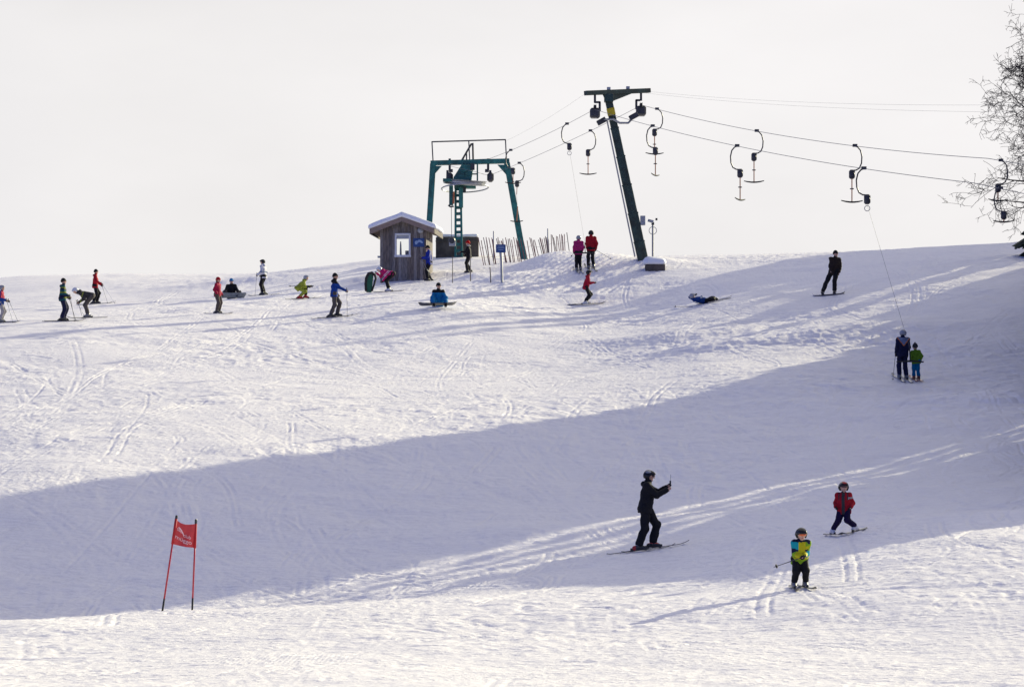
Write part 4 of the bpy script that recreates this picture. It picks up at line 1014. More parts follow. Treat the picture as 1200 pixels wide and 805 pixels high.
def mk_hand(P, i, name, m, curl=.9, glove=True, palm=None, res=None):
    """palm, four unequal bent fingers, thumb from the side of the palm"""
    s = P.s*(1.0 if P.hs < 1.2 else 1.08); w_ = P.wr[i]; f = nrm(w_-P.el[i]); sg = 1-2*i
    pn = np.array(palm, float) if palm is not None else A3(0, -sg, -.15)      # palm faces inward
    pn = nrm(pn-f*np.dot(pn, f)); sd = np.cross(pn, f)*(1 if i else -1)       # towards the thumb
    g = 1.35 if glove else 1.0; r = .0095*s*g
    lo, hi = bounds([w_, w_+f*.2*s], .11*s); S = SDF(lo, hi, res or .006*s*g)
    for k in (-1.2, -.4, .4, 1.2): S.cone(w_+sd*k*.010*s, w_+f*.085*s+sd*k*.017*s, .016*s*g, .014*s*g, .012)
    if glove: S.cone(w_-f*.05*s, w_+f*.01*s, .040*s, .038*s, .01)
    for k, ln in ((1.25, .070), (.42, .080), (-.42, .074), (-1.25, .058)):
        b = w_+f*.086*s+sd*k*.0185*s; a1, a2, a3 = curl*.55, curl*1.35, curl*1.9
        d1 = f*math.cos(a1)+pn*math.sin(a1); d2 = f*math.cos(a2)+pn*math.sin(a2); d3 = f*math.cos(a3)+pn*math.sin(a3)
        p1 = b+d1*ln*.48*s; p2 = p1+d2*ln*.32*s; p3 = p2+d3*ln*.22*s
        S.cone(b, p1, r*1.05, r, .004); S.cone(p1, p2, r, r*.92, .003); S.cone(p2, p3, r*.92, r*.8, .003)
    tb = w_+f*.025*s+sd*.026*s; t1 = tb+(f*.62+sd*.55+pn*.45)*.045*s; t2 = t1+(f*.75+pn*.55)*.032*s
    S.cone(tb, t1, r*1.35, r*1.1, .008); S.cone(t1, t2, r*1.1, r*.9, .004)
    return S.mesh(name, m)
def mk_helmet(P, res, mats, paint=None):
    r = P.hr; h = P.head; lo, hi = bounds([h], r*1.9); S = SDF(lo, hi, res)
    c = h+P.hu*.22*r
    S.cone(c-P.hf*.22*r, c+P.hf*.12*r, r*1.20, r*1.16, .02)
    B = SDF(lo, hi, res); B.d = S.d.copy()
    S.cut(h+P.hu*.0*r+P.hf*.0*r, P.hu*.90-P.hf*.42)
    for sg in (1, -1): S.cone(h-P.hf*.25*r+P.hl*sg*.95*r-P.hu*.05*r, h-P.hf*.16*r+P.hl*sg*.86*r-P.hu*.55*r, r*.34, r*.26, .02)
    S.cone(h-P.hf*.55*r-P.hu*.05*r+P.hl*.4*r, h-P.hf*.55*r-P.hu*.05*r-P.hl*.4*r, r*.62, r*.62, .05)
    S.cone(h+P.hf*1.02*r+P.hu*.66*r+P.hl*.5*r, h+P.hf*1.02*r+P.hu*.66*r-P.hl*.5*r, r*.13, r*.13, .06)     # brim
    return S.mesh('helmet', mats, paint)
def mk_hat(P, res, mats, pom=False, paint=None):
    r = P.hr; h = P.head; lo, hi = bounds([h, h+P.hu*1.5*r], r*1.8); S = SDF(lo, hi, res)
    c = h+P.hu*.32*r-P.hf*.08*r; S.cone(c-P.hf*.1*r, c+P.hu*.22*r-P.hf*.08*r, r*1.10, r*.98, .03); S.cut(h-P.hu*.02*r, P.hu*.95-P.hf*.32)
    S.cone(h+P.hu*.18*r-P.hf*.5*r, h+P.hu*.30*r+P.hf*.42*r, r*.70, r*.70, .02)
    if pom: S.cone(h+P.hu*1.55*r, h+P.hu*1.6*r, r*.30, r*.30, .02)
    return S.mesh('hat', mats, paint)
def mk_goggles(P, res, mats):
    r = P.hr; h = P.head; lo, hi = bounds([h], r*1.7); S = SDF(lo, hi, res); n = 5
    for k in range(n-1):
        a0 = (-.62+1.24*k/(n-1)); a1 = (-.62+1.24*(k+1)/(n-1))
        p = lambda a: h+P.hu*.18*r+(P.hf*math.cos(a)+P.hl*math.sin(a))*r*1.0
        S.cone(p(a0), p(a1), r*.26, r*.26, .01)
    return S.mesh('goggles', mats)
def mk_strap(P):
    r = P.hr; h = P.head+P.hu*.22*r
    m = MB(); pts = [h+(P.hf*(math.cos(a)*1.13+.0)+P.hl*math.sin(a)*1.13)*r*1.06 for a in np.linspace(.75, 2*math.pi-.75, 17)]
    m.tube([Vector(p) for p in pts], r*.10, 6); return m
def mk_eyes(P, parent):
    r = P.hr
    for sg in (1, -1):
        c = P.head+P.hf*.86*r+P.hl*sg*.34*r+P.hu*.16*r
        MB().lathe(Vector(c), [(r*.03, 0), (r*.10, r*.02), (r*.10, r*.06), (r*.03, r*.10)], Vector(P.hf), 8).build('eye', M_EYE, parent)
def plain(*a): return None

def height_local(x, y, yaw, lx, ly):
    c, s_ = math.cos(yaw), math.sin(yaw); return gz(x+lx*c-ly*s_, y+lx*s_+ly*c)
GROUPS = {'poles': 'ski poles', 'skis': 'skis', 'people': 'people on the slope'}
def skis_under(x, y, z, yaw, P, length, m, label, width=.085, shift=.05, splay=None, name='skis', edge=None):
    t = empty(name, (x, y, z), yaw, label, 'skis', 'skis worn by the people on the slope')
    for i in (0, 1):
        a = P.toe[i] if splay is None else R(splay[i]); f = A3(math.cos(a), math.sin(a), 0); c = P.foot[i]+f*shift*P.s
        L_ = length; pa = c+f*L_*.36; pb = c-f*L_*.36
        za = height_local(x, y, yaw, pa[0], pa[1])-z; zb = height_local(x, y, yaw, pb[0], pb[1])-z; zc = height_local(x, y, yaw, c[0], c[1])-z
        sl_ = (za-zb)/(L_*.72)
        z_mid = max((za+zb)/2, zc)+.012
        n = 18; V = []; Fs = []; lat = A3(-f[1], f[0], 0); th = .014
        for k in range(n+1):
            u = -.5+k/n; q = c+f*u*L_; zz = z_mid+sl_*u*L_
            if u > .34: zz += 1.0*(u-.34)**1.9*L_*1.3
            if u < -.46: zz += (-.46-u)*L_*.25
            wd = width*(.42+.10*math.cos(u*2*math.pi*1.0)*-1)*(1 if abs(u) < .46 else max(.25, 1-(abs(u)-.46)/.04*.75))
            for sx, dz in ((-1, th), (1, th), (1, 0), (-1, 0)): V.append((*(q[:2]+lat[:2]*wd*sx), zz+dz))
        for k in range(n):
            b = k*4
            for j in range(4): Fs.append((b+j, b+(j+1) % 4, b+4+(j+1) % 4, b+4+j))
        Fs += [(0, 1, 2, 3), (n*4+3, n*4+2, n*4+1, n*4)]
        so = MB().add(V, Fs).build('ski', m, t)
        rot = Matrix.Rotation(a, 3, 'Z')
        zb_ = z_mid+sl_*0.0
        for dx, ln, hh in ((.16, .09, .055), (-.13, .10, .06)):
            p = c-f*shift*P.s+f*dx*P.s
            MB().box((p[0], p[1], zb_+sl_*(dx-shift)*P.s+th+hh*P.s/2-.002), (ln*P.s, .06*P.s, hh*P.s), rot, .006).build('binding', M_BLACK, so)
    return t
def ski_pole(x, y, z, yaw, P, i, tip, label, m=None, length=None, group='ski poles'):
    """held in hand i; tip: where it points, in the person's frame"""
    w_ = P.wr[i]; f = nrm(w_-P.el[i]); g = w_+f*.075*P.s
    tp = A3(*tip)
    if len(tip) == 2: tp = A3(tip[0], tip[1], height_local(x, y, yaw, tip[0], tip[1])-z-.03)
    d = nrm(tp-g)
    label = label.replace('ski pole', 'ski pole in the %s hand' % ('left', 'right')[i], 1)
    t = empty('ski_pole', (x, y, z), yaw, label, 'ski pole', group)
    top = Vector(g-d*.09*P.s); T = Vector(tp); D = Vector(d)
    MB().tube([top+D*.05, T], [.009, .006], 8).build('shaft', m or M_ALU, t, True)
    MB().lathe(top-D*.04, [(.012, 0), (.018, .01), (.015, .06), (.016, .13), (.010, .15)], D, 10).build('grip', M_BLACK, t, True)
    MB().lathe(T-D*.07, [(.010, 0), (.036, .010), (.036, .015), (.010, .022)], D, 12).build('basket', M_RUBBER, t)
    return t
def snowboard(x, y, z, yaw, L_, c, ang, zs, label, m, tilt=None, bind=True, wd=.13):
    t = empty('snowboard', (x, y, z), yaw, label, 'snowboard', 'snowboards'); n = 20; V = []; Fs = []
    ca, sa = math.cos(ang), math.sin(ang)
    tl = tilt or (0, 0)                     # slope along the board, slope across
    for k in range(n+1):
        u = -.5+k/n; e = max(0, abs(u)-.38)/.12
        w2 = wd*(1-.10*math.cos(u*2*math.pi))*(1 if e < .3 else math.sqrt(max(.02, 1-((e-.3)/.7)**2)))
        zz = e**1.7*.075
        for sx, dz in ((-1, .012), (1, .012), (1, 0), (-1, 0)):
            lx, ly = u*L_, sx*w2
            V.append((c[0]+lx*ca-ly*sa, c[1]+lx*sa+ly*ca, c[2]+zz+dz+tl[0]*lx+tl[1]*ly))
    for k in range(n):
        b = k*4
        for j in range(4): Fs.append((b+j, b+(j+1) % 4, b+4+(j+1) % 4, b+4+j))
    Fs += [(0, 1, 2, 3), (n*4+3, n*4+2, n*4+1, n*4)]
    dk = MB().add(V, Fs).build('deck', m, t)
    if bind:
        for u in (-.17, .17):
            lx = u*L_
            MB().box((c[0]+lx*ca, c[1]+lx*sa, c[2]+.012+tl[0]*lx+.02), (.10, .22, .04), Matrix.Rotation(ang, 3, 'Z')).build('binding', M_BLACK, t)
    return t
def person(x, y, yaw, P, label, jk, tr, head, boots, gloves=None, res=.02, jpaint=None, tpaint=None, seed=0, gog=None, eyes=True, bulk=1.0, hem=.13, tb=1.0, hair=None, bare=(), curl=(.9, .9), palms=(None, None), hood=True, bpaint=None, hpaint=None, cuff=.17, z=None, shades=False):
    z = gz(x, y) if z is None else z
    t = empty('person', (x, y, z), yaw, label, 'person', 'people on the slope')
    r2 = max(.011, res*.8); bulk *= 1.05; tb *= 1.09
    meshobj('body', mk_body(P, res, 0), t)
    meshobj('jacket', mk_jacket(P, res, jk, jpaint(P) if jpaint else None, seed, bulk, hem, hood, tb), t)
    meshobj('trousers', mk_trousers(P, res, tr, tpaint(P) if tpaint else None, seed, tb, cuff), t)
    for i in (0, 1): meshobj('ski_boot', mk_boot(P, i, r2*.9, boots, bpaint(P, i) if bpaint else None), t)
    for i in (0, 1):
        if i in bare: meshobj('hand', mk_hand(P, i, 'hand', M_SKIN, curl[i], False, palms[i]), t)
        else: meshobj('glove', mk_hand(P, i, 'glove', gloves or fabric((.02, .02, .022)), curl[i], True, palms[i], .006*P.s*1.35 if res < .016 else .011), t)
    kind, hm = head
    if kind == 'helmet':
        ho = meshobj('helmet', mk_helmet(P, r2*.6, hm, hpaint(P) if hpaint else None), t)
        if gog is not None:
            meshobj('goggles', mk_goggles(P, r2*.55, gog), t); mk_strap(P).build('goggle_strap', M_BLACK, t)
    elif kind in ('hat', 'pom'): meshobj('hat', mk_hat(P, r2*.6, hm, kind == 'pom'), t)
    if hair is not None:
        r = P.hr; h = P.head; lo, hi = bounds([h, h-P.hu*2.2*r-P.hf*r], r*1.1); S = SDF(lo, hi, r2*.7)
        for sg in (-1, -.3, .3, 1): S.cone(h-P.hf*.45*r+P.hl*sg*.6*r, h-P.hf*.75*r+P.hl*sg*.45*r-P.hu*1.9*r, r*.45, r*.18, .03)
        S.fold(.004, 60, seed); meshobj('hair', S.mesh('hair', hair), t)
    if eyes and gog is None and not shades: mk_eyes(P, t)
    if shades: meshobj('sunglasses', mk_goggles(P, r2*.5, M_LENSD), t)
    return t, z
# ------------------------------------------------------------------ the cast
F_BLACK = fabric((.014, .014, .017)); F_DKGREY = fabric((.045, .042, .045)); F_NAVY = fabric((.012, .014, .045)); F_RED = fabric((.34, .010, .020))
F_PINK = fabric((.40, .022, .14)); F_ROSE = fabric((.32, .010, .045)); F_BLUE = fabric((.012, .05, .25)); F_CYAN = fabric((.01, .17, .38)); F_WHITE = fabric((.60, .60, .66))
F_LIME = fabric((.30, .34, .045)); F_GREEN = fabric((.10, .21, .015)); F_TEAL = fabric((.01, .14, .16)); F_BROWN = fabric((.085, .06, .055)); F_LGREY = fabric((.36, .34, .34))
F_ORANGE = fabric((.55, .17, .03)); F_YELLOW = fabric((.50, .46, .015)); F_PURPLE = fabric((.014, .008, .040)); F_MAGENTA = fabric((.42, .012, .12)); F_STEELB = fabric((.17, .21, .32)); F_DKBROWN = fabric((.028, .020, .018))
F_TAUPE = fabric((.085, .075, .072))
B_BLACK = [mat('boot_black', (.025, .025, .028), .35)]; B_RED = [mat('boot_red', (.42, .02, .02), .3)]; B_WHITE = [mat('boot_white', (.55, .55, .57), .35)]; B_GREY = [mat('boot_grey', (.16, .16, .17), .35)]; B_BROWNR = [mat('boot_brownred', (.16, .035, .03), .4)]
B_MIX = [B_BLACK[0], B_RED[0], B_WHITE[0]]
K_DARK = mat('ski_dark', (.03, .03, .035), .3, coat=.3); K_GREY = mat('ski_grey', (.18, .18, .2), .3, coat=.3); K_RED = mat('ski_red', (.30, .02, .02), .3, coat=.3); K_PALE = mat('board_pale', (.30, .32, .30), .4, var=.3, vscale=7); K_BLACKB = mat('board_black', (.02, .02, .024), .35, coat=.3)
H_BLACK = [M_GLOSSBLK]; H_GREY = [M_GREYHELM]; H_WHITE = [M_WHITEHELM]
HAIR_B = fabric((.16, .09, .045), .6)

def P_(x, y, yaw, lift=.028, feet=((0, .10), (0, -.10)), H=1.7, z=None, **k):
    s = H/1.76; z = gz(x, y) if z is None else z
    fz = [height_local(x, y, yaw, f[0]*s, f[1]*s)-z+lift for f in feet]
    return pose(H, feet=feet, fz=fz, **k)
def bands(axis_fn, edges, idx):
    """colour blocks along a garment direction"""
    def f(c):
        v = axis_fn(c); o = np.zeros(len(c), int)
        for e, i in zip(edges, idx): o[v > e] = i
        return o
    return f

# 1 cut off at the left edge
x, y = at(1.0, 109), 109.0; yw = R(-4); P = P_(x, y, yw, H=1.42, hs=1.12, lean=4, handL=(.26, .02, -.36), handR=(.24, .04, -.36), hipf=.96)
pj = lambda P: (lambda c: np.where((c-P.neck) @ P.up < -.30*P.s, 0, np.where((c-P.neck) @ P.fw > .02, 1, 0)))
t, z = person(x, y, yw, P, 'skier in blue and pink jacket, pale grey trousers and grey helmet, farthest from the hut', [F_BLUE, F_ROSE], [F_LGREY], ('helmet', H_GREY), B_GREY, res=.022, seed=1, jpaint=pj, eyes=True)
skis_under(x, y, z, yw, P, 1.4, K_DARK, 'dark skis under the skier in the blue and pink jacket')
for i, tp in ((0, (.62, .25)), (1, (.55, -.25))): ski_pole(x, y, z, yw, P, i, tp, 'thin ski pole of the skier in pale grey trousers')

# 2 striped jacket
x, y = at(73.5, 109), 109.0; yw = R(12); P = P_(x, y, yw, H=1.64, lean=2, handL=(.20, .03, -.42), handR=(.22, .03, -.40), feet=((.05, .10), (-.04, -.11)), hyaw=5)
stripes = lambda P: (lambda c: (np.array([1, 0, 2, 0, 1, 2, 0, 1, 0, 2, 1, 0])[np.clip((((P.neck-c) @ P.up)/P.s*15+3).astype(int), 0, 11)]))
t, z = person(x, y, yw, P, 'skier in a teal and green striped jacket with navy trousers and a black hat', [fabric((.008, .075, .09)), fabric((.16, .19, .025)), F_NAVY], [F_NAVY], ('hat', [F_BLACK]), B_BLACK, res=.022, seed=2, jpaint=stripes, bulk=1.05, tb=1.1)
skis_under(x, y, z, yw, P, 1.6, K_DARK, 'dark skis under the skier in the striped jacket')
for i, tp in ((0, (.52, .2)), (1, (.45, -.2))): ski_pole(x, y, z, yw, P, i, tp, 'dark ski pole of the skier in the striped jacket', K_DARK)

# 3 bending down to the left
x, y = at(103.5, 112), 112.0; yw = R(186); P = P_(x, y, yw, H=1.70, lean=74, hipf=.90, hipx=-.13, handL=(.02, .02, -.36), handR=(.06, .0, -.36), hpitch=42)
trim = lambda P: (lambda c: np.where(np.abs((c-P.neck) @ P.up+.17*P.s) < .012*P.s, 1, 0))
t, z = person(x, y, yw, P, 'skier in dark grey bent double with a grey helmet, leaning on poles', [F_DKGREY, F_LIME], [F_TAUPE], ('helmet', H_WHITE), B_GREY, res=.022, seed=3, hem=.06, jpaint=trim, eyes=False)
skis_under(x, y, z, yw, P, 1.6, K_DARK, 'dark skis under the bent over skier in dark grey')
for i, tp in ((0, (.20, .26)), (1, (.12, -.26))): ski_pole(x, y, z, yw, P, i, tp, 'ski pole of the bent over skier in dark grey')

# 4 red jacket far left
x, y = at(111.5, 135), 135.0; yw = R(8); P = P_(x, y, yw, H=1.66, lean=3, handL=(.26, .0, -.42), handR=(.27, .05, -.38), feet=((.08, .1), (-.08, -.1)), hipf=.96, hyaw=20)
t, z = person(x, y, yw, P, 'skier in red jacket and black trousers with a black hat, behind the bent over skier', [F_RED], [F_BLACK], ('hat', [F_BLACK]), B_BLACK, res=.024, seed=4)
skis_under(x, y, z, yw, P, 1.7, K_GREY, 'grey skis under the red jacketed skier behind the bent over one')
for i, tp in ((0, (.60, .2)), (1, (.95, -.2))): ski_pole(x, y, z, yw, P, i, tp, 'pale ski pole of the red jacketed skier far left', M_WHITE if i else M_ALU)

# 5 girl in rose jacket, red hat
x, y = at(255, 113), 113.0; yw = R(-22); P = P_(x, y, yw, H=1.42, lean=2, handL=(.10, .08, -.46), handR=(.08, .08, -.46), hs=1.1, hyaw=10)
chk = lambda P: (lambda c: ((np.floor(c[:, 2]*11)+np.floor(np.arctan2(c[:, 1], c[:, 0])*5)).astype(int) % 2))
t, z = person(x, y, yw, P, 'girl in rose red jacket with a red hat and brown checked trousers', [F_ROSE], [F_BROWN, F_TAUPE], ('hat', [F_RED]), B_BLACK, res=.022, seed=5, tpaint=chk, hair=HAIR_B, tb=1.12, gloves=F_DKGREY)
skis_under(x, y, z, yw, P, 1.25, K_GREY, 'slim skis under the girl in the red hat')

# 6 seated snowboarder in black, blue beanie
x, y = at(271.5, 128), 128.0; yw = R(-80); P = P_(x, y, yw, H=1.70, lift=.10, lean=12, hipz=.16, hipx=-.25, feet=((.42, .20), (.42, -.20)), handL=(.38, .10, -.30), handR=(.38, .10, -.26), kneeout=.5)
t, z = person(x, y, yw, P, 'snowboarder in black with a blue beanie sitting in the snow', [F_BLACK], [F_DKGREY], ('hat', [fabric((.01, .16, .38))]), B_BLACK, res=.022, seed=6, bulk=1.08)
snowboard(x, y, z, yw, 1.35, (.60, -.05, .12), R(100), z, 'pale grey snowboard on the feet of the seated rider with the blue beanie', K_PALE, (.0, -.85), False)

# 7 white jacket, black helmet
x, y = at(309, 132), 132.0; yw = R(160); P = P_(x, y, yw, H=1.66, lean=3, handL=(.20, .02, -.40), handR=(.18, .04, -.40), hpitch=6, hyaw=15)
t, z = person(x, y, yw, P, 'skier in a white jacket and black trousers with a black helmet', [F_WHITE, F_STEELB], [F_BLACK], ('helmet', [M_RUBBER]), B_BLACK, res=.024, seed=7, eyes=False, jpaint=lambda P: (lambda c: (np.abs((c-P.neck) @ P.up+.33*P.s) < .05*P.s).astype(int)))
skis_under(x, y, z, yw, P, 1.65, K_GREY, 'grey skis under the skier in the white jacket')
for i, tp in ((0, (.35, .2)), (1, (.25, -.15))): ski_pole(x, y, z, yw, P, i, tp, 'ski pole of the skier in the white jacket')

# 8 lime crouching skier
x, y = at(353.5, 122), 122.0; yw = R(4); P = P_(x, y, yw, H=1.44, hs=1.08, lean=44, hipf=.58, hipx=-.20, feet=((.20, .12), (-.12, -.12)), handL=(.30, .03, -.22), handR=(.26, .0, -.28), hpitch=0)
t, z = person(x, y, yw, P, 'skier in a lime green suit with red boots crouching in a tuck', [F_LIME, F_NAVY], [F_LIME, F_BLACK], ('helmet', H_GREY), B_RED, res=.021, seed=8,
    jpaint=lambda P: (lambda c: (((c-P.neck) @ P.up > -.10*P.s) & (c[:, 0] > P.neck[0]+.03)).astype(int)*0+((np.linalg.norm(c-P.el[0], axis=1) < .2*P.s) | (np.linalg.norm(c-P.wr[1], axis=1) < .13*P.s)).astype(int)), tpaint=lambda P: (lambda c: (c[:, 1] > .015).astype(int)))
skis_under(x, y, z, yw, P, 1.3, K_DARK, 'dark skis under the crouching lime green skier')
for i in (0, 1): ski_pole(x, y, z, yw, P, i, (-.55, .3-.6*i, .55), 'dark ski pole of the crouching lime green skier', K_DARK)

# 9 man in blue with black shoulders
x, y = at(391.5, 111), 111.0; yw = R(8); P = P_(x, y, yw, H=1.74, lean=3, feet=((.13, .11), (-.14, -.12)), handR=(.40, .02, -.33), handL=(.12, .05, -.46), hipf=.965, hyaw=-12)
t, z = person(x, y, yw, P, 'man in a dark blue jacket with black shoulders and taupe trousers', [F_BLUE, F_BLACK], [F_TAUPE], ('hat', [F_BLACK]), B_BLACK, res=.021, seed=9, jpaint=lambda P: (lambda c: (((P.neck-c) @ P.up < .13*P.s)).astype(int)))
skis_under(x, y, z, yw, P, 1.65, K_DARK, 'dark skis under the man in the dark blue jacket')
ski_pole(x, y, z, yw, P, 1, (.50, -.2), 'ski pole of the man in the dark blue jacket', K_DARK)

# 10 bending in magenta beside the hut
x, y = at(456, 124), 124.0; yw = R(176); P = P_(x, y, yw, H=1.60, lean=76, hipf=.86, hipx=-.18, handR=(.34, .0, -.06), handL=(.02, .02, -.44), hpitch=30, hs=1.05)
diag = lambda P: (lambda c: ((np.abs((P.neck-c) @ P.up-.24*P.s+.5*((c-P.neck) @ P.fw)) < .012) | (np.abs((P.neck-c) @ P.up-.31*P.s+.5*((c-P.neck) @ P.fw)) < .012)).astype(int))
t, z = person(x, y, yw, P, 'skier in a magenta jacket bending forward beside the hut', [F_MAGENTA, F_WHITE], [F_BLACK], ('helmet', H_WHITE), B_WHITE, res=.021, seed=10, hem=.05, jpaint=diag, eyes=False)
skis_under(x, y, z, yw, P, 1.4, K_GREY, 'grey skis under the bending skier in magenta')
# green and black sledge standing on its end
xs, ys = at(435, 124.6), 124.6; zs = gz(xs, ys)
sd_ = empty('sledge', (xs, ys, zs), R(10), 'green and black plastic sledge standing on end beside the skier in magenta', 'sledge')
S = SDF((-.34, -.25, -.1), (.45, .25, 1.0), .018); S.cone((-.10, 0, .06), (-.06, .03, .66), .13, .16, .02); S.d = np.maximum(S.d, np.abs(S.ax[1][None, :, None]-.01)-.035+0*S.d); S.fold(.002, 12, 2)
meshobj('shell', S.mesh('shell', mat('sledge_green', (.01, .10, .05), .35)), sd_)
MB().tube([(-.23, -.02, .03), (-.25, -.02, .35), (-.22, -.02, .62), (-.12, -.02, .80), (.02, -.02, .84), (.16, -.02, .74), (.20, -.02, .60), (.12, -.02, .30), (.02, -.02, .03)], [.055, .055, .06, .065, .065, .06, .05, .045, .045], 10).build('rim', M_RUBBER, sd_, True)

# 11 man in blue by the hut
x, y = at(503, 131), 131.0; yw = R(196); P = P_(x, y, yw, H=1.66, lift=0, lean=4, handL=(.36, .0, -.28), handR=(.30, .0, -.26), feet=((.10, .1), (-.10, -.1)), hpitch=12)
t, z = person(x, y, yw, P, 'man in a royal blue jacket with white side stripes standing against the hut wall', [fabric((.015, .035, .30)), F_WHITE], [F_BLACK, F_DKGREY], ('hat', [F_BLACK]), B_BLACK, res=.022, seed=11,
    jpaint=lambda P: (lambda c: ((np.abs((c-P.neck) @ P.lat) > .15*P.s) & (np.abs((c-P.neck) @ P.fw+.03) < .035)).astype(int)))
for i, tp in ((0, (-.15, .25)), (1, (-.05, -.25))): ski_pole(x, y, z, yw, P, i, tp, 'ski pole of the man standing against the hut wall')

# 12 red hat, black jacket
x, y = at(549.5, 133), 133.0; yw = R(170); P = P_(x, y, yw, H=1.50, lift=0, lean=4, handL=(.34, .0, -.26), handR=(.20, .04, -.38), hs=1.06, feet=((.06, .1), (-.06, -.1)))
t, z = person(x, y, yw, P, 'person in a black jacket with a bright red hat in front of the concrete block', [F_BLACK, F_LGREY], [F_BLACK], ('hat', [fabric((.55, .01, .012))]), B_BLACK, res=.022, seed=12, jpaint=lambda P: (lambda c: (((c-P.neck) @ P.up > -.01)).astype(int)))

# 13 seated snowboarder in cyan
x, y = at(514.5, 112), 112.0; yw = R(-84); P = P_(x, y, yw, H=1.72, lift=.06, lean=2, hipz=.20, hipx=-.30, feet=((.34, .24), (.34, -.24)), handL=(.30, .14, -.42), handR=(.30, .14, -.42), kneeout=.4, hyaw=20)
t, z = person(x, y, yw, P, 'snowboarder in a bright blue jacket sitting behind a dark board', [F_CYAN, F_BLACK], [F_CYAN], ('hat', [F_BLACK]), B_BLACK, res=.02, seed=13, bulk=1.06, gloves=F_DKGREY, jpaint=lambda P: (lambda c: (((P.neck-c) @ P.up < .10*P.s) | (np.linalg.norm(c-P.sh[1]-A3(-.05, 0, -.1), axis=1) < .13)).astype(int)))
snowboard(x, y, z, yw, 1.52, (.50, -.10, .10), R(94), z, 'black snowboard in front of the seated rider in bright blue', K_BLACKB, (.03, -.35), True)

# 14 and 15 the couple on the tow, back view
x, y = at(678, 125.0), 125.0; yw = R(100); P = P_(x, y, yw, H=1.56, lean=-2, handL=(.06, .06, -.46), handR=(.10, .0, -.44), hpitch=4)
t, z = person(x, y, yw, P, 'skier in a pink jacket riding the tow beside the one in red, seen from behind', [F_PINK], [F_BLACK], ('helmet', H_GREY), B_GREY, res=.022, seed=14, eyes=False)
skis_under(x, y, z, yw, P, 1.55, K_GREY, 'grey skis under the pink jacketed tow rider')
ski_pole(x, y, z, yw, P, 0, (-.10, .36, .62), 'ski pole of the pink jacketed tow rider')
x2, y2 = at(692.5, 125.2), 125.2; P = P_(x2, y2, yw, H=1.68, lean=-2, handL=(.10, .0, -.46), handR=(.02, .07, -.48), feet=((0, .12), (0, -.12)), hpitch=2, hyaw=-10)
t, z = person(x2, y2, yw, P, 'skier in a red jacket and black helmet riding the tow beside the one in pink', [F_RED], [F_BLACK], ('helmet', [M_RUBBER]), B_GREY, res=.022, seed=15, eyes=False)
skis_under(x2, y2, z, yw, P, 1.7, K_DARK, 'dark skis under the red jacketed tow rider')
ski_pole(x2, y2, z, yw, P, 1, (-.35, -.85, .40), 'sideways ski pole of the red jacketed tow rider', K_DARK)
tbar(on_rope(left1, 664.5), -1, 'T-bar hanger whose cord pulls the couple in pink and red', 'tow', rot=R(10), target=V3((x+x2)/2+.01, 124.72, gz((x+x2)/2, 125)+.74))

# 16 red jacket skier below them
x, y = at(686.5, 118), 118.0; yw = R(2); P = P_(x, y, yw, H=1.50, lean=12, hipf=.90, handL=(.30, .0, -.24), handR=(.28, .02, -.26), hs=1.05, hyaw=5, feet=((.03, .09), (-.05, -.1)))
t, z = person(x, y, yw, P, 'skier in red jacket and dark trousers gliding below the couple on the tow', [fabric((.36, .012, .03))], [F_BLACK], ('helmet', H_BLACK), B_WHITE, res=.021, seed=16)
skis_under(x, y, z, yw, P, 1.55, K_DARK, 'dark skis under the gliding skier below the couple')

# 17 fallen skier
x, y = at(824, 112), 112.0; yw = R(20); P = P_(x, y, yw, H=1.45, lift=.06, lean=-80, hipz=.12, hipx=.05, feet=((.62, .25), (.55, -.05)), handL=(.10, .16, .22), handR=(.20, .12, .10), hs=1.06, kneeout=.3, hpitch=-10, toes=(24, -16))
t, z = person(x, y, yw, P, 'fallen skier in a bright blue jacket lying back in the snow', [fabric((.010, .045, .20))], [F_BLACK], ('helmet', H_GREY), B_BLACK, res=.021, seed=17)
skis_under(x, y, z, yw, P, 1.45, K_DARK, 'dark crossed skis of the fallen skier', splay=(-8, 168))
px0 = empty('ski_pole', (at(806, 111.6), 111.6, gz(at(806, 111.6), 111.6)+.03), R(3), 'ski pole dropped in the snow left of the fallen skier', 'ski pole', 'ski poles')
MB().tube([(-.55, 0, .02), (.55, .1, .03)], .008, 8).build('shaft', K_DARK, px0); MB().lathe((-.5, 0, .03), [(.01, 0), (.045, .012), (.045, .018), (.01, .026)], (1, .1, 0), 12).build('basket', M_BLACK, px0); MB().lathe((.42, .09, .03), [(.012, 0), (.018, .02), (.016, .12), (.010, .14)], (1, .1, 0), 10).build('grip', M_BLACK, px0)

# 18 snowboarder in dark clothes
x, y = at(971, 111), 111.0; yw = R(-104); P = P_(x, y, yw, H=1.74, lift=.045, lean=2, roll=-6, hipy=.21, feet=((.03, .24), (.0, -.24)), handL=(.14, .02, -.48), handR=(.16, -.02, -.46), hipf=.94, hyaw=50, twist=30)
t, z = person(x, y, yw, P, 'snowboarder in a dark brown jacket and black trousers standing alone', [F_DKBROWN], [F_BLACK], ('hat', [F_BLACK]), B_BLACK, res=.02, seed=18, bulk=1.06, tb=1.08)
dz = (height_local(x, y, yw, 0, .5)-height_local(x, y, yw, 0, -.5))
snowboard(x, y, z, yw, 1.3, (0, 0, (height_local(x, y, yw, 0, .3)+height_local(x, y, yw, 0, -.3))/2-z+.012), R(90), z, 'grey snowboard under the snowboarder in dark brown', K_GREY, (dz, 0), True)

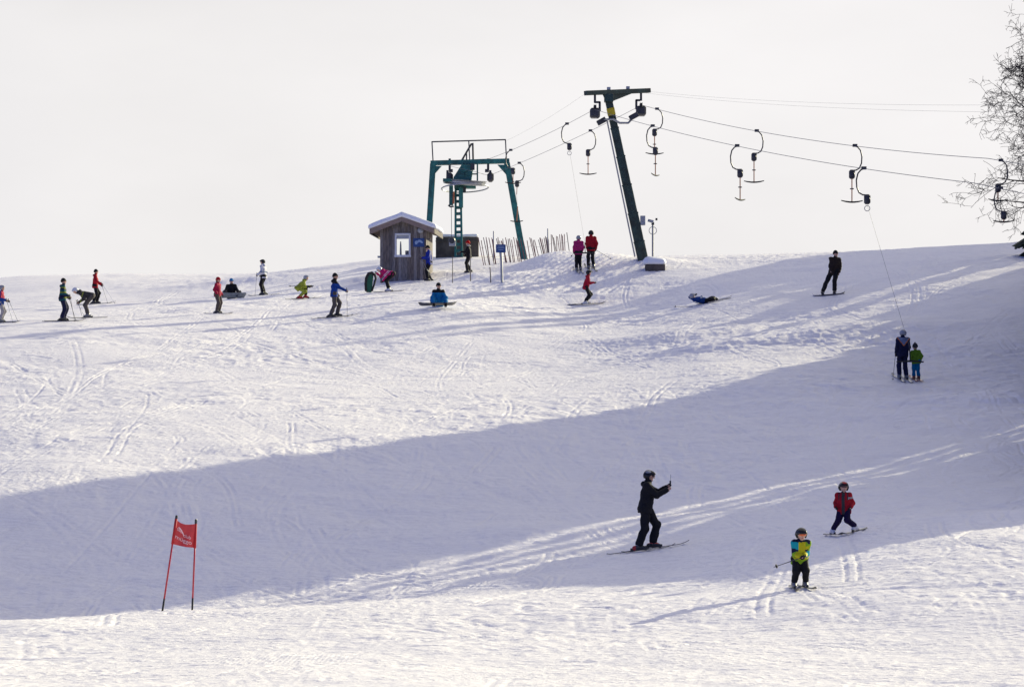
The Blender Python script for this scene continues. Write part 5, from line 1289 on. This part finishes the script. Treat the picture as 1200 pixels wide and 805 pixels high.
# 19 and 20 adult and child on the tow, back view
x, y = at(1058, 90.0), 90.0; yw = R(98); P = P_(x, y, yw, H=1.57, lean=-1, handL=(.06, .07, -.48), handR=(.12, -.02, -.46), feet=((0, .13), (0, -.13)), hpitch=4)
def yoke(P):
    def f(c):
        a = np.abs((c-P.neck) @ P.lat); d_ = (P.neck-c) @ P.up; back = (c-P.neck) @ P.fw < .03
        v = d_/P.s-(.30-.9*(a/P.s)**1.1*1.6); o = np.zeros(len(c), int); o[back & (v < 0)] = 2; o[back & (v < -.045)] = 1; o[d_ < -.0] = 0
        return o
    return f
t, z = person(x, y, yw, P, 'adult in a navy ski suit with a pale back yoke riding the tow', [F_NAVY, F_STEELB, F_ORANGE], [F_NAVY], ('helmet', H_GREY), B_GREY, res=.018, seed=19, eyes=False, jpaint=yoke)
skis_under(x, y, z, yw, P, 1.6, K_GREY, 'grey skis under the adult in navy on the tow')
ski_pole(x, y, z, yw, P, 0, (-.10, .36), 'ski pole of the adult in navy on the tow', K_DARK)
x2, y2 = at(1073.7, 90.1), 90.1; P = P_(x2, y2, yw, H=1.14, child=True, lean=4, roll=-4, handL=(.10, .02, -.36), handR=(.02, .10, -.40), hpitch=6, feet=((0, .12), (0, -.12)))
t, z = person(x2, y2, yw, P, 'small child in a green jacket and blue trousers riding the tow beside an adult', [F_GREEN], [fabric((.0, .14, .30))], ('pom', [F_DKGREY]), B_BROWNR, res=.016, seed=20, eyes=False, bulk=1.12, tb=1.1)
skis_under(x2, y2, z, yw, P, .95, K_RED, 'short red skis under the small child on the tow')
tbar(on_rope(ropeL, 1012), -1, 'T-bar hanger whose long cord pulls the adult in navy and the child', 'tow', rot=R(8), target=V3(at(1066.5, 89.6), 89.6, gz(at(1066, 90), 90)+.58))

# 21 man in black holding a phone-like radio
x, y = at(757, 62.0), 62.0; yw = R(-3); P = P_(x, y, yw, H=1.76, lean=5, hipf=.975, hipx=-.01, feet=((.15, .10), (-.16, -.07)), handL=(.42, -.05, -.02), handR=(.41, -.10, -.09), hpitch=8, hyaw=-2, toes=(-2, 4))
mix3 = lambda P, i: (lambda c: np.where(c[:, 2]-P.foot[i][2] < .07*P.s, 0, np.where(np.abs(c[:, 2]-P.foot[i][2]-.125*P.s) < .03*P.s, 1, 0))) if i == 0 else (lambda c: np.where(np.abs(c[:, 2]-P.foot[i][2]-.14*P.s) < .025, 2, np.where(c[:, 0]-P.foot[i][0] < -.06, 1, 0)))
t, z = person(x, y, yw, P, 'man in black ski clothes and a black helmet holding up a small radio', [F_BLACK], [F_BLACK, F_LGREY], ('helmet', [M_GLOSSBLK, M_STEEL]), B_MIX, res=.012, seed=21, bpaint=mix3, bare=(1,), curl=(1.0, .75), palms=((0, -1, -.1), (0.1, 1, .3)), shades=True, bulk=1.10, tb=1.10, cuff=.16,
    tpaint=lambda P: (lambda c: (np.linalg.norm((c-(P.knee[1]+(P.hj[1]-P.knee[1])*.25+A3(.075, 0, 0)))/np.array([1, 1, .6]), axis=1) < .035).astype(int)), hpaint=lambda P: (lambda c: (np.linalg.norm((c-(P.head+P.hu*.95*P.hr-P.hl*.85*P.hr-P.hf*.35*P.hr))/np.array([1.6, 1, .8]), axis=1) < .042).astype(int)))
skis_under(x, y, z, yw, P, 1.50, K_DARK, 'long dark skis under the man in black holding a radio', splay=(-9, -5))
g = P.wr[0]+nrm(P.wr[0]-P.el[0])*.085; rd = empty('radio', (x, y, z), yw, 'small black radio with a thin antenna in the hand of the man in black', 'radio')
MB().box(Vector(g)+V3(.015, -.02, .03), (.035, .055, .13), None, .006).build('case', M_BLACK, rd); MB().tube([Vector(g)+V3(.02, -.035, .09), Vector(g)+V3(.024, -.035, .23)], .0035, 6).build('antenna', M_DARK, rd)
MB().box(Vector(g)+V3(.034, -.02, .055), (.004, .035, .04)).build('screen', M_STEEL, rd)

# 22 child in red, snowplough
x, y = at(989, 57.0), 57.0; yw = R(-104); P = P_(x, y, yw, H=1.13, child=True, lean=8, hipf=.86, feet=((.0, .36), (.0, -.36)), toes=(-30, 30), handL=(.10, .06, -.36), handR=(.10, .06, -.36), hpitch=-2, hyaw=20, kneeout=-.1)
def redj(P):
    def f(c):
        a = (c-P.neck) @ P.lat; fr = (c-P.neck) @ P.fw > 0; d_ = (P.neck-c) @ P.up; o = np.zeros(len(c), int)
        o[fr & (np.abs(a) < .028)] = 1; o[fr & (np.abs(np.abs(a)-.085) < .012) & (d_ < .2*P.s)] = 1; o[d_ < -.02] = 1
        o[(np.abs(a) > .15*P.s) & (d_ > .10*P.s) & (d_ < .16*P.s) & (a > 0)] = 2
        return o
    return f
t, z = person(x, y, yw, P, 'small child in a red jacket and purple trousers in a snowplough stance', [F_RED, F_DKGREY, F_LGREY], [F_PURPLE], ('helmet', [M_GLOSSBLK, fabric((.40, .02, .03), .3)]), B_WHITE, res=.011, seed=22, jpaint=redj, gog=M_LENSD, gloves=F_BLACK, bulk=1.14, tb=1.14, cuff=.20,
    hpaint=lambda P: (lambda c: ((c-P.head) @ P.hu > .80*P.hr).astype(int)*((np.abs((c-P.head) @ P.hl) < .5*P.hr).astype(int))))
skis_under(x, y, z, yw, P, .95, K_DARK, 'short dark skis angled in a wedge under the child in red', splay=(-24, 30))

# 23 child with colour blocks, in front
x, y = at(937, 48.0), 48.0; yw = R(-84); P = P_(x, y, yw, H=1.10, child=True, lean=20, hipf=.88, feet=((.02, .15), (-.02, -.15)), handL=(.17, -.12, -.34), handR=(.17, -.12, -.36), hpitch=12, hyaw=4)
def blocks(P):
    def seg(c, p, q):
        d = q-p; t_ = np.clip(((c-p) @ d)/(d @ d), 0, 1); return np.linalg.norm(c-p-t_[:, None]*d, axis=1), t_
    def f(c):
        s = P.s; a = (c-P.neck) @ P.lat; d_ = (P.neck-c) @ P.up; fr = (c-P.neck) @ P.fw > .0
        o = np.zeros(len(c), int)                                   # yellow
        o[(a < -.09*s) & (d_ < .22*s)] = 1; o[(a > .11*s) & (d_ < .10*s)] = 3; o[(d_ > .18*s) & (d_ < .28*s) & (np.abs(a) > .09*s)] = 2; o[(d_ > .46*s)] = 3
        for i in (0, 1):
            du, tu = seg(c, P.sh[i], P.el[i]); df, tf = seg(c, P.el[i], P.wr[i])
            up_ = (du < .105*s) & (np.abs(a) > .115*s) & (du <= df); lo_ = (df < .10*s) & (df < du)
            if i: o[up_] = np.where(tu[up_] < .45, 1, 2); o[lo_] = np.where(tf[lo_] < .45, 3, 0)
            else: o[up_] = np.where(tu[up_] < .30, 2, np.where(tu[up_] < .7, 3, 1)); o[lo_] = np.where(tf[lo_] < .5, 1, 0)
        o[d_ < -.005] = 2
        return o
    return f
t, z = person(x, y, yw, P, 'small child skiing in a yellow and turquoise patchwork jacket with orange goggles', [F_YELLOW, fabric((.01, .30, .36)), F_NAVY, fabric((.20, .36, .02))], [F_BLACK], ('helmet', H_BLACK), B_GREY, res=.010, seed=23, jpaint=blocks, gog=M_LENS, gloves=F_BLACK, bulk=1.22, tb=1.14, cuff=.22, curl=(1.1, 1.1))
skis_under(x, y, z, yw, P, .95, K_DARK, 'short dark skis under the child in the patchwork jacket', splay=(8, -4))
ski_pole(x, y, z, yw, P, 1, (-.12, -.42, .36), 'sideways ski pole of the child in the patchwork jacket', K_DARK)
